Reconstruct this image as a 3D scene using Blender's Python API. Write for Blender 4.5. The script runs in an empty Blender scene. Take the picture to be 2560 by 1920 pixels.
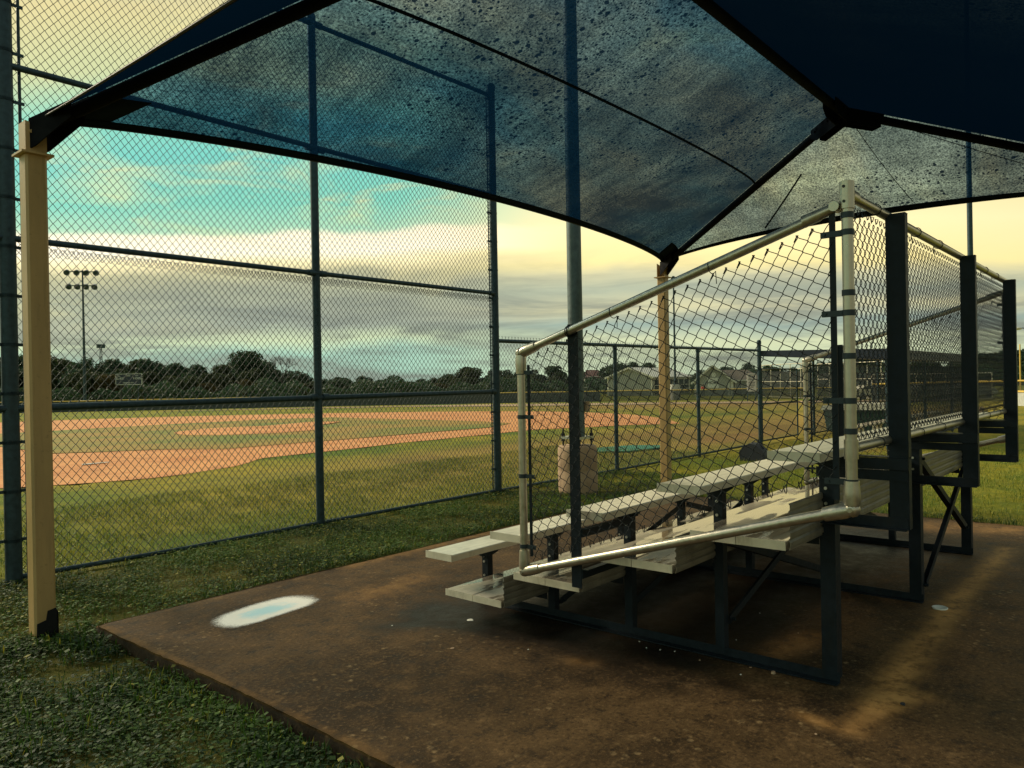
import bpy, math, random
import numpy as np
from mathutils import Vector, Matrix
from math import radians, sin, cos, pi, sqrt
random.seed(7); RNG = np.random.default_rng(7)
C = bpy.context.scene.collection
SC = bpy.context.scene

# ------------------------------------------------------------------ camera
F_PX, YAW, PIT, ROL, CH = 1907.36, 0.70700, -0.00291, 0.01828, 1.6017
Fw = np.array([cos(YAW)*cos(PIT), sin(YAW)*cos(PIT), sin(PIT)])
Rt0 = np.array([sin(YAW), -cos(YAW), 0.0]); Up0 = np.cross(Rt0, Fw)
Rt = Rt0*cos(ROL)-Up0*sin(ROL); Up = Up0*cos(ROL)+Rt0*sin(ROL)
cd = bpy.data.cameras.new('camera'); cam = bpy.data.objects.new('camera', cd); C.objects.link(cam)
cam.matrix_world = Matrix(((Rt[0], Up[0], -Fw[0], 0), (Rt[1], Up[1], -Fw[1], 0), (Rt[2], Up[2], -Fw[2], CH), (0, 0, 0, 1)))
cd.sensor_fit = 'HORIZONTAL'; cd.sensor_width = 36; cd.lens = 36*F_PX/2560
cd.clip_start = 0.05; cd.clip_end = 3000
SC.camera = cam

# ------------------------------------------------------------------ view, sun
SC.view_settings.view_transform = 'Standard'; SC.view_settings.look = 'None'
SC.view_settings.gamma = 1; SC.view_settings.exposure = 0.48
SUN_EL, SUN_AZ = radians(31), radians(104)      # azimuth of the sun, counted from +X towards +Y
sl = bpy.data.lights.new('sun', 'SUN'); sl.energy = 3.0; sl.angle = radians(16); sl.color = (1.0, 0.86, 0.62)
so = bpy.data.objects.new('sun', sl); C.objects.link(so)
sd = Vector((cos(SUN_EL)*cos(SUN_AZ), cos(SUN_EL)*sin(SUN_AZ), sin(SUN_EL)))
so.rotation_euler = sd.to_track_quat('Z', 'Y').to_euler(); so.location = (0, 0, 30)

# ------------------------------------------------------------------ node helpers
class NT:
    def __init__(s, tree): s.t = tree; s.n = tree.nodes; s.l = tree.links
    def new(s, typ, **kw):
        n = s.n.new(typ)
        for k, v in kw.items(): setattr(n, k, v)
        return n
    def link(s, a, b): s.l.new(a, b)
    def setin(s, sock, v):
        if v is None: return
        if hasattr(v, 'is_output') or isinstance(v, bpy.types.NodeSocket): s.l.new(v, sock)
        else:
            if sock.type == 'RGBA' and hasattr(v, '__len__') and len(v) == 3: v = (*v, 1)
            sock.default_value = v
    def math(s, op, a, b=None, c=None, clamp=False):
        n = s.new('ShaderNodeMath', operation=op); n.use_clamp = clamp
        s.setin(n.inputs[0], a); s.setin(n.inputs[1], b); s.setin(n.inputs[2], c); return n.outputs[0]
    def vmath(s, op, a, b=None):
        n = s.new('ShaderNodeVectorMath', operation=op); s.setin(n.inputs[0], a); s.setin(n.inputs[1], b)
        return n.outputs['Value'] if op in ('DOT_PRODUCT', 'LENGTH', 'DISTANCE') else n.outputs[0]
    def noise(s, vec, scale, detail=3, rough=.5, dist=0):
        n = s.new('ShaderNodeTexNoise'); s.setin(n.inputs['Vector'], vec); n.inputs['Scale'].default_value = scale
        n.inputs['Detail'].default_value = detail; n.inputs['Roughness'].default_value = rough
        n.inputs['Distortion'].default_value = dist; return n.outputs['Fac']
    def voro(s, vec, scale, feature='F1'):
        n = s.new('ShaderNodeTexVoronoi', feature=feature); s.setin(n.inputs['Vector'], vec); n.inputs['Scale'].default_value = scale
        return n.outputs['Distance'], n.outputs.get('Color')
    def ramp(s, fac, stops, interp='LINEAR'):
        n = s.new('ShaderNodeValToRGB'); s.setin(n.inputs[0], fac); cr = n.color_ramp; cr.interpolation = interp
        while len(cr.elements) < len(stops): cr.elements.new(0.5)
        for e, (p, col) in zip(cr.elements, stops):
            e.position = p; e.color = (*col, 1) if hasattr(col, '__len__') else (col, col, col, 1)
        return n.outputs[0]
    def mix(s, fac, a, b, mode='MIX'):
        n = s.new('ShaderNodeMix', data_type='RGBA', blend_type=mode); s.setin(n.inputs[0], fac)
        s.setin(n.inputs[6], a); s.setin(n.inputs[7], b); return n.outputs[2]
    def mapr(s, v, a, b, c=0, d=1, smooth=False):
        n = s.new('ShaderNodeMapRange'); n.clamp = True
        if smooth: n.interpolation_type = 'SMOOTHSTEP'
        s.setin(n.inputs[0], v)
        for i, x in zip((1, 2, 3, 4), (a, b, c, d)): n.inputs[i].default_value = x
        return n.outputs[0]
    def scalev(s, vec, sc):
        n = s.new('ShaderNodeMapping'); s.setin(n.inputs[0], vec); n.inputs['Scale'].default_value = sc; return n.outputs[0]
    def bump(s, h, strength, dist=.01):
        n = s.new('ShaderNodeBump'); n.inputs['Strength'].default_value = strength; n.inputs['Distance'].default_value = dist
        s.setin(n.inputs['Height'], h); return n.outputs[0]

def srgb(r, g, b):
    f = lambda c: (c/255/12.92) if c/255 <= .04045 else ((c/255+.055)/1.055)**2.4
    return (f(r), f(g), f(b))

def mat(name):
    m = bpy.data.materials.new(name); m.use_nodes = True; t = NT(m.node_tree)
    b = t.n['Principled BSDF']; t.b = b; t.obj = t.new('ShaderNodeTexCoord').outputs['Object']
    t.out = t.n['Material Output']; return m, t

# ------------------------------------------------------------------ world sky
w = bpy.data.worlds.new('World'); SC.world = w; w.use_nodes = True
t = NT(w.node_tree); bg = t.n['Background']
gen = t.new('ShaderNodeTexCoord').outputs['Generated']
sep = t.new('ShaderNodeSeparateXYZ'); t.link(gen, sep.inputs[0])
el = sep.outputs[2]
fw_ = t.vmath('DOT_PRODUCT', gen, (cos(YAW), sin(YAW), 0)); rt_ = t.vmath('DOT_PRODUCT', gen, (sin(YAW), -cos(YAW), 0))
az = t.new('ShaderNodeMath', operation='ARCTAN2'); t.link(rt_, az.inputs[0]); t.link(fw_, az.inputs[1]); az = az.outputs[0]
comb = t.new('ShaderNodeCombineXYZ'); t.link(az, comb.inputs[0]); t.link(el, comb.inputs[1]); cv = comb.outputs[0]
streak = t.noise(t.scalev(cv, (2.2, 9, 1)), 1.6, 6, .55, .6)
fine = t.noise(t.scalev(cv, (2.4, 17, 1)), 1.7, 6, .62, .5)
wob = t.noise(t.scalev(cv, (3.2, 2, 1)), 1.5, 4, .55)
# warped elevation
el_s = t.math('DIVIDE', el, t.math('MAXIMUM', t.math('COSINE', az), .6))
e1 = t.math('ADD', el_s, t.math('MULTIPLY', t.math('SUBTRACT', streak, .5), .035))
e1 = t.math('ADD', e1, t.math('MULTIPLY', t.math('SUBTRACT', wob, .5), .03))
eL = e1
cr, te, gr, ye = srgb(250, 232, 190), srgb(122, 196, 174), srgb(150, 152, 132), srgb(232, 214, 146)
rL = t.ramp(eL, [(0, srgb(150, 188, 168)), (.045, srgb(146, 186, 168)), (.062, srgb(186, 200, 162)), (.08, srgb(140, 148, 134)), (.125, srgb(158, 160, 132)),
                 (.15, srgb(182, 176, 136)), (.163, srgb(246, 230, 176)), (.175, srgb(255, 244, 214)), (.196, srgb(255, 240, 206)), (.204, srgb(160, 204, 172)),
                 (.235, te), (.29, srgb(112, 192, 178)), (.34, srgb(130, 196, 172)), (.385, srgb(190, 196, 146)), (.46, srgb(208, 194, 138)), (.55, srgb(150, 180, 160)), (.75, srgb(70, 122, 140))])
eR = t.math('ADD', e1, 0)
rR = t.ramp(eR, [(0, srgb(180, 196, 164)), (.05, srgb(190, 196, 158)), (.07, srgb(138, 156, 146)), (.09, srgb(196, 190, 150)), (.115, srgb(164, 170, 146)),
                 (.135, srgb(196, 190, 150)), (.15, srgb(238, 220, 150)), (.2, srgb(244, 226, 168)), (.26, srgb(228, 212, 156)), (.36, srgb(190, 190, 150)), (.5, srgb(150, 170, 150)), (.75, srgb(70, 122, 140))])
fR = t.mapr(az, -.16, .12, 0, 1, True)
sky = t.mix(fR, rL, rR)
# wisps in the blue part, grey ribs in the cloud deck
wisp = t.mapr(t.noise(t.scalev(cv, (3, 11, 1)), 2.3, 6, .6, 1.2), .53, .72)
wisp = t.math('MULTIPLY', wisp, t.mapr(eL, .2, .23))
sky = t.mix(t.math('MULTIPLY', wisp, .7), sky, srgb(214, 204, 150))
rib = t.math('MULTIPLY', t.mapr(fine, .44, .60), t.mapr(eL, .17, .08))
sky = t.mix(t.math('MULTIPLY', rib, .8), sky, srgb(108, 114, 108))
glow = t.math('MULTIPLY', t.mapr(streak, .55, .72), t.mapr(eL, .06, .12))
sky = t.mix(t.math('MULTIPLY', glow, .45), sky, srgb(240, 224, 150))
# broken cloud overhead: blue gaps and cream patches
top = t.noise(t.scalev(gen, (2.2, 2.2, 3)), 2.0, 5, .6, .5)
topc = t.mix(t.mapr(top, .47, .63), srgb(96, 132, 152), srgb(240, 224, 176))
sky = t.mix(t.mapr(el, .40, .56, 0, .8), sky, topc)
# side away from the sunset is deeper
away = t.mapr(t.vmath('DOT_PRODUCT', gen, (.25, -.95, .1)), .0, .9)
sky = t.mix(t.math('MULTIPLY', away, .7), sky, srgb(108, 116, 110))
below = t.mapr(el, -.02, -.001); sky = t.mix(below, srgb(60, 60, 44), sky)
nis = t.new('ShaderNodeTexSky', sky_type='NISHITA'); nis.sun_disc = False
nis.sun_elevation = SUN_EL; nis.sun_rotation = radians(90)-SUN_AZ
nis_s = t.mix(1.0, nis.outputs[0], (.1, .1, .1), 'MULTIPLY')
nis_s = t.mix(1.0, nis_s, (.9, 1.0, .8), 'MULTIPLY')
# 10 : the cloud colours are given for strength 1, the background runs at the sky texture's strength
skyb = t.mix(1.0, sky, (10, 10, 10), 'MULTIPLY')
nisc = t.mix(1.0, nis_s, (10, 10, 10), 'MULTIPLY')
fin = t.mix(.06, skyb, nisc)
t.link(fin, bg.inputs[0]); bg.inputs[1].default_value = 0.1

# ------------------------------------------------------------------ materials
def metal(name, col, metallic=.4, rough=.45, var=.25, nscale=14, spec=.5, bump=0.0, stain=None):
    m, t = mat(name)
    n = t.noise(t.obj, nscale, 5, .6); c2 = tuple(c*(1-var) for c in col); c3 = tuple(min(1, c*(1+var)) for c in col)
    c = t.mix(t.mapr(n, .3, .7), c2, c3)
    if stain:
        k = t.noise(t.scalev(t.obj, (3, 3, .8)), 3, 6, .7); c = t.mix(t.mapr(k, .55, .72, 0, .8), c, stain)
    t.setin(t.b.inputs['Base Color'], c); t.b.inputs['Metallic'].default_value = metallic; t.b.inputs['Specular IOR Level'].default_value = spec
    r = t.mapr(n, .3, .7, rough*.8, min(1, rough*1.25)); t.setin(t.b.inputs['Roughness'], r)
    if bump: t.setin(t.b.inputs['Normal'], t.bump(t.noise(t.obj, 180, 3), bump, .002))
    return m
M = {}
M['galv'] = metal('galvanised_steel', (.040, .068, .082), .5, .5, .35, 20, spec=.3, bump=.2, stain=(.026, .036, .042))
M['pole'] = metal('weathered_pole_steel', (.10, .14, .14), .4, .55, .35, 9, bump=.2, stain=(.06, .08, .08))
M['wire'] = metal('galvanised_wire', (.03, .045, .05), .4, .5, .2, 3)
M['wire_guard'] = metal('weathered_wire', (.018, .022, .026), .5, .42, .3, 30)
M['dark'] = metal('dark_angle_steel', (.010, .016, .022), .1, .5, .3, 24, spec=.22, bump=.15, stain=(.015, .017, .016))
M['canopy_beam'] = metal('dark_beam_paint', (.004, .0045, .006), .0, .8, .3, 9, spec=.1)
M['tube'] = metal('silver_tube', (.50, .455, .36), .85, .34, .12, 30, bump=.08)
M['band'] = metal('clamp_band', (.03, .042, .05), .5, .45, .2, 40)
M['alu'] = metal('aluminium_board_edge', (.68, .62, .48), .35, .45, .12, 9, stain=(.40, .35, .25))
M['corr'] = metal('corrugated_riser', (.27, .245, .19), .5, .42, .25, 7, stain=(.15, .13, .10))
M['bolt'] = metal('bolt_zinc', (.55, .55, .5), .7, .35, .1, 40)

def planks(name, wet):
    m, t = mat(name)
    col = t.mix(t.mapr(t.noise(t.scalev(t.obj, (1, 8, 8)), 2.5, 5, .6), .3, .7), (.84, .78, .62), (.95, .89, .72))
    sx = t.new('ShaderNodeSeparateXYZ'); t.link(t.obj, sx.inputs[0])
    groove = t.math('FRACT', t.math('MULTIPLY', sx.outputs[1], 16.33))
    g = t.mapr(t.math('ABSOLUTE', t.math('SUBTRACT', groove, .5)), .42, .48)
    dirt = t.mapr(t.noise(t.obj, 5, 6, .65), .5, .75)
    col = t.mix(t.math('MULTIPLY', dirt, .35), col, (.22, .19, .13)); col = t.mix(t.math('MULTIPLY', g, .25), col, (.2, .19, .16))
    h = t.math('MULTIPLY', g, -1)
    if wet:
        wm = t.mapr(t.noise(t.scalev(t.obj, (.9, 3.2, 1)), 2.1, 4, .5), .44, .52)
        col = t.mix(1, col, (.60, .58, .56), 'MULTIPLY'); col = t.mix(wm, col, t.mix(1, col, (.35, .34, .33), 'MULTIPLY'))
        t.setin(t.b.inputs['Roughness'], t.mapr(wm, 0, 1, .42, .035)); t.setin(t.b.inputs['Normal'], t.bump(t.math('MULTIPLY', h, t.math('SUBTRACT', 1, wm)), .3, .002))
        t.b.inputs['Specular IOR Level'].default_value = .8
    else:
        t.b.inputs['Roughness'].default_value = .30; t.setin(t.b.inputs['Normal'], t.bump(h, .3, .002))
    t.setin(t.b.inputs['Base Color'], col); t.b.inputs['Metallic'].default_value = .2 if wet else .22
    return m
M['seat'] = planks('ribbed_seat_aluminium', False); M['plank'] = planks('wet_ribbed_footboard', True)

def paint(name, col, rough=.5, grime=(.12, .09, .04), var=.1, ns=2.5):
    m, t = mat(name)
    n = t.noise(t.scalev(t.obj, (3, 3, .7)), ns, 6, .65); dr_ = t.noise(t.scalev(t.obj, (14, 14, .9)), 2, 5, .7)
    c = t.mix(t.mapr(n, .35, .7), tuple(x*(1-var) for x in col), tuple(x*(1+var) for x in col))
    k = t.noise(t.obj, 22, 5, .7); c = t.mix(t.mapr(k, .60, .74, 0, .6), c, grime); c = t.mix(t.mapr(dr_, .56, .74, 0, .35), c, grime)
    t.setin(t.b.inputs['Base Color'], c); t.b.inputs['Roughness'].default_value = rough
    t.setin(t.b.inputs['Normal'], t.bump(t.noise(t.obj, 160, 2), .25, .002)); return m
M['tan_paint'] = paint('tan_post_paint', (.46, .30, .12), .42)
M['white_wall'] = paint('pale_metal_wall', (.50, .48, .40), .6, (.3, .27, .2))
M['grey_wall'] = paint('grey_rib_wall', (.36, .36, .31), .7, (.15, .14, .11))
M['trim'] = paint('white_trim', (.72, .68, .56), .6)
M['roof_pale'] = paint('pale_roof', (.62, .61, .54), .5)
M['roof_dark'] = paint('brown_shingle_roof', (.10, .075, .05), .8)
M['red_roof'] = paint('red_roof', (.10, .04, .03), .7)
M['black'] = paint('black_enamel', (.012, .014, .018), .5, (.02, .02, .02))
M['navy'] = paint('navy_panel', (.012, .02, .04), .5, (.015, .02, .03))
M['sign_white'] = paint('sign_white', (.75, .74, .66), .6, (.5, .48, .4), .05)
M['letter'] = paint('lettering_pale', (.72, .74, .68), .6, (.6, .6, .55), .02)
M['letter_dark'] = paint('lettering_dark', (.02, .02, .02), .6, (.03, .03, .03), .02)
M['yellow'] = paint('yellow_cap', (.75, .50, .10), .5, (.4, .28, .08))
M['green_turf'] = paint('green_turf_mat', (.02, .17, .10), .9, (.03, .1, .06))
M['green_box'] = paint('dark_green_plastic', (.01, .045, .035), .4, (.01, .03, .02))
M['pale_lid'] = paint('pale_lid', (.62, .64, .56), .4)
M['red_shirt'] = paint('red_cloth', (.75, .05, .02), .8, (.5, .03, .02))
M['skin'] = paint('skin', (.35, .2, .13), .6, (.3, .17, .1), .05)
M['dark_cloth'] = paint('dark_cloth', (.02, .025, .035), .8)
M['windscreen'] = paint('grey_windscreen', (.05, .06, .055), .8, (.06, .06, .06))
M['rubber'] = paint('dark_rubber', (.004, .004, .004), .9, (.006, .005, .005))
M['glass_dark'] = paint('dark_glass', (.03, .04, .05), .15, (.03, .04, .05), 0)
M['bag'] = paint('black_bag', (.008, .012, .02), .6, (.01, .015, .02))

def conc(name, a, b):
    m, t = mat(name)
    n = t.noise(t.obj, 6, 8, .7); c = t.mix(t.mapr(n, .3, .7), a, b)
    s = t.noise(t.scalev(t.obj, (4, 4, 1)), 2, 5, .6); c = t.mix(t.mapr(s, .55, .7, 0, .6), c, tuple(x*.45 for x in a))
    t.setin(t.b.inputs['Base Color'], c); t.b.inputs['Roughness'].default_value = .85
    t.setin(t.b.inputs['Normal'], t.bump(t.noise(t.obj, 60, 6, .7), .5, .006)); return m
M['pedestal'] = conc('cast_concrete', (.34, .22, .13), (.50, .35, .22))
M['wall_conc'] = conc('pale_concrete', (.42, .42, .38), (.55, .55, .48))

# concrete pavement : brown, weathered, stains and painted under-bleacher shade from an attribute
m, t = mat('stained_concrete'); M['slab'] = m; t.b.inputs['Specular IOR Level'].default_value = .18
att = t.new('ShaderNodeAttribute'); att.attribute_name = 'stain'; sepc = t.new('ShaderNodeSeparateColor'); t.link(att.outputs['Color'], sepc.inputs[0])
n1 = t.noise(t.obj, 1.1, 8, .68, .4); n2 = t.noise(t.obj, 7, 8, .72); n3 = t.noise(t.obj, 45, 5, .7)
c = t.mix(t.mapr(n1, .38, .60), (.034, .019, .0072), (.112, .064, .025))
c = t.mix(t.mapr(n2, .54, .70, 0, .55), c, (.25, .150, .066)); c = t.mix(t.mapr(n2, .47, .36, 0, .8), c, (.020, .012, .006))
n4 = t.noise(t.obj, 130, 4, .75)
c = t.mix(t.mapr(n3, .54, .68, 0, .55), c, (.25, .15, .065)); c = t.mix(t.mapr(n3, .47, .36, 0, .6), c, (.018, .010, .005)); c = t.mix(t.mapr(n4, .60, .72, 0, .5), c, (.34, .24, .12))
# pale blotches of worn crust
v, _ = t.voro(t.vmath('ADD', t.obj, t.scalev(t.new('ShaderNodeTexCoord').outputs['Object'], (0, 0, 0))), 16)
bl = t.math('MULTIPLY', t.mapr(v, .30, .18), t.mapr(t.noise(t.obj, 1.6, 4, .6), .52, .68)); bl = t.math('MULTIPLY', bl, t.mapr(n3, .35, .6))
c = t.mix(t.math('MULTIPLY', bl, .9), c, (.40, .27, .13))
c = t.mix(t.math('MULTIPLY', sepc.outputs[0], t.mapr(n2, .36, .52, .35, 1.0)), c, t.mix(t.mapr(n2, .3, .7), (.46, .22, .06), (.66, .36, .12)))
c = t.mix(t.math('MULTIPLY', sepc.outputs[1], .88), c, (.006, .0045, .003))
t.setin(t.b.inputs['Base Color'], c)
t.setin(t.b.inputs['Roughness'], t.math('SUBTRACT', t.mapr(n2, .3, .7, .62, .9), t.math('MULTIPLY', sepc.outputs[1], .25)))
t.setin(t.b.inputs['Normal'], t.bump(t.math('ADD', t.math('MULTIPLY', n3, .5), n2), .45, .012))

# grass ground / dirt
m, t = mat('turf_ground'); M['ground'] = m
att = t.new('ShaderNodeAttribute'); att.attribute_name = 'stain'; sepc = t.new('ShaderNodeSeparateColor'); t.link(att.outputs['Color'], sepc.inputs[0])
a1 = t.noise(t.obj, .22, 6, .65, .5); a2 = t.noise(t.obj, 3.2, 8, .75); a3 = t.noise(t.scalev(t.obj, (1, 1, 1)), 28, 6, .75)
c = t.mix(t.mapr(a1, .38, .62), (.095, .17, .010), (.40, .31, .022))
c = t.mix(t.mapr(a2, .40, .66, 0, .7), c, (.050, .090, .010))
c = t.mix(t.mapr(a3, .45, .7, 0, .6), c, (.25, .21, .05))
c = t.mix(t.math('MULTIPLY', sepc.outputs[0], t.mapr(a2, .25, .6, .5, 1)), c, t.mix(t.mapr(a1, .4, .6), (.30, .15, .05), (.36, .22, .07)))
c = t.mix(sepc.outputs[1], c, t.mix(t.mapr(a3, .35, .65), (.012, .009, .004), (.05, .034, .016)))
t.setin(t.b.inputs['Base Color'], c); t.b.inputs['Roughness'].default_value = .95; t.b.inputs['Specular IOR Level'].default_value = .15
t.setin(t.b.inputs['Normal'], t.bump(t.math('ADD', a2, a3), .8, .03))
m, t = mat('infield_dirt'); M['dirt'] = m
a1 = t.noise(t.obj, .5, 7, .7); a2 = t.noise(t.scalev(t.obj, (1, .5, 1)), 2.4, 6, .7)
c = t.mix(t.mapr(a1, .35, .65), (.55, .20, .055), (.72, .33, .11)); c = t.mix(t.mapr(a2, .5, .7, 0, .6), c, (.30, .11, .035))
t.setin(t.b.inputs['Base Color'], c); t.b.inputs['Roughness'].default_value = .95
m, t = mat('infield_turf'); M['infield'] = m
a1 = t.noise(t.obj, .25, 6, .6); a2 = t.noise(t.obj, 4, 7, .7)
c = t.mix(t.mapr(a1, .4, .6), (.15, .19, .012), (.38, .22, .03)); c = t.mix(t.mapr(a2, .4, .65, 0, .5), c, (.10, .09, .015))
t.setin(t.b.inputs['Base Color'], c); t.b.inputs['Roughness'].default_value = .95
m, t = mat('track_dirt'); M['track'] = m
c = t.mix(t.mapr(t.noise(t.obj, .3, 6, .6), .35, .65), (.30, .19, .10), (.44, .30, .17)); t.setin(t.b.inputs['Base Color'], c); t.b.inputs['Roughness'].default_value = .95

def leafmat(name, a, b, cc, sc=.8, rough=.6):
    m, t = mat(name)
    at = t.new('ShaderNodeAttribute'); at.attribute_name = 'tone'
    f = t.new('ShaderNodeSeparateColor'); t.link(at.outputs['Color'], f.inputs[0])
    c = t.mix(f.outputs[0], a, b); c = t.mix(t.mapr(f.outputs[1], .75, 1, 0, .9), c, cc)
    t.setin(t.b.inputs['Base Color'], c); t.b.inputs['Roughness'].default_value = rough
    t.b.inputs['Specular IOR Level'].default_value = .3
    tr = t.new('ShaderNodeBsdfTranslucent'); t.setin(tr.inputs[0], c); mx = t.new('ShaderNodeMixShader'); mx.inputs[0].default_value = .25
    t.link(t.b.outputs[0], mx.inputs[1]); t.link(tr.outputs[0], mx.inputs[2]); t.link(mx.outputs[0], t.out.inputs[0]); return m
M['grass'] = leafmat('grass_leaves', (.009, .036, .005), (.085, .165, .016), (.42, .36, .04))
M['leaf_dark'] = leafmat('oak_leaves', (.014, .040, .022), (.042, .090, .038), (.07, .08, .02))
M['leaf_mid'] = leafmat('mixed_leaves', (.020, .040, .014), (.048, .072, .022), (.09, .08, .02))
M['leaf_rust'] = leafmat('rusty_leaves', (.045, .05, .014), (.11, .085, .025), (.15, .09, .02))
m, t = mat('bark'); M['bark'] = m; t.b.inputs['Base Color'].default_value = (.035, .03, .022, 1); t.b.inputs['Roughness'].default_value = .9

# woven shade cloth : light passes between the threads, less of it the more edge-on the cloth is seen
def shade_cloth(name, open_, drops, blue=.5, glow=1.0):
    m, t = mat(name)
    g = t.new('ShaderNodeNewGeometry')
    cs = t.math('ABSOLUTE', t.vmath('DOT_PRODUCT', g.outputs['Incoming'], g.outputs['Normal']))
    T = t.math('POWER', open_, t.math('DIVIDE', 1.0, t.math('MAXIMUM', cs, .04)))
    n = t.noise(t.obj, 52, 5, .78); nb = t.noise(t.obj, .9, 4, .6)
    grain = t.mapr(n, .40, .62, .22, 1.9)
    big = t.mapr(nb, .36, .66, .45, 1.5)
    streaks = t.mapr(t.noise(t.scalev(t.obj, (5, .5, .5)), 1.6, 4, .6, .3), .3, .7, .68, 1.28)
    T = t.math('MULTIPLY', T, t.math('MULTIPLY', grain, t.math('MULTIPLY', big, streaks)))
    wet = t.math('MULTIPLY', t.noise(t.obj, .7, 3, .5), 1.0)
    d1, c1 = t.voro(t.obj, 19); s1 = t.new('ShaderNodeSeparateColor'); t.link(c1, s1.inputs[0])
    spot = t.math('LESS_THAN', d1, t.math('MULTIPLY', t.mapr(t.math('MULTIPLY', s1.outputs[0], t.mapr(wet, .35, .6, .6, 1.1)), 1-drops, 1, 0, .42), 1))
    d2, c2 = t.voro(t.obj, 40); s2 = t.new('ShaderNodeSeparateColor'); t.link(c2, s2.inputs[0])
    spot2 = t.math('LESS_THAN', d2, t.mapr(t.math('MULTIPLY', s2.outputs[0], t.mapr(wet, .35, .6, .55, 1.15)), 1-drops*1.3, 1, 0, .45))
    k = t.math('MAXIMUM', spot, spot2)
    T = t.math('MULTIPLY', T, t.math('SUBTRACT', 1, t.math('MULTIPLY', k, .93)), clamp=True)
    tr = t.new('ShaderNodeBsdfTransparent')
    cc = t.new('ShaderNodeCombineColor'); 
    dye = t.mix(t.mapr(t.noise(t.scalev(t.obj, (.45, 1.3, 1.0)), .8, 4, .6, .4), .34, .60), (.74, .86, .92), (1-blue, 1-blue*.62, 1-blue*.22))
    t.link(T, cc.inputs[0]); t.link(T, cc.inputs[1]); t.link(T, cc.inputs[2])
    t.link(t.mix(1.0, cc.outputs[0], dye, 'MULTIPLY'), tr.inputs[0])
    df = t.new('ShaderNodeBsdfDiffuse'); df.inputs[0].default_value = (.0015*glow, .005*glow, .012*glow, 1)
    tl = t.new('ShaderNodeBsdfTranslucent'); tl.inputs[0].default_value = (.001*glow, .007*glow, .018*glow, 1)
    a = t.new('ShaderNodeAddShader'); t.link(df.outputs[0], a.inputs[0]); t.link(tl.outputs[0], a.inputs[1])
    a2 = t.new('ShaderNodeAddShader'); t.link(a.outputs[0], a2.inputs[0]); t.link(tr.outputs[0], a2.inputs[1])
    t.link(a2.outputs[0], t.out.inputs[0]); return m
M['cloth'] = shade_cloth('navy_shade_cloth', .395, .38, .70)
M['cloth_rear'] = shade_cloth('navy_shade_cloth_dense', .19, .05, .6, .7)  # less open version of the cloth for the rear and near panels
M['cloth_b'] = shade_cloth('navy_shade_cloth_dry', .41, .16, .5)
m, t = mat('cloth_hem'); M['hem'] = m; t.b.inputs['Base Color'].default_value = (.006, .012, .022, 1); t.b.inputs['Roughness'].default_value = .9; t.b.inputs['Specular IOR Level'].default_value = .1

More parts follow.
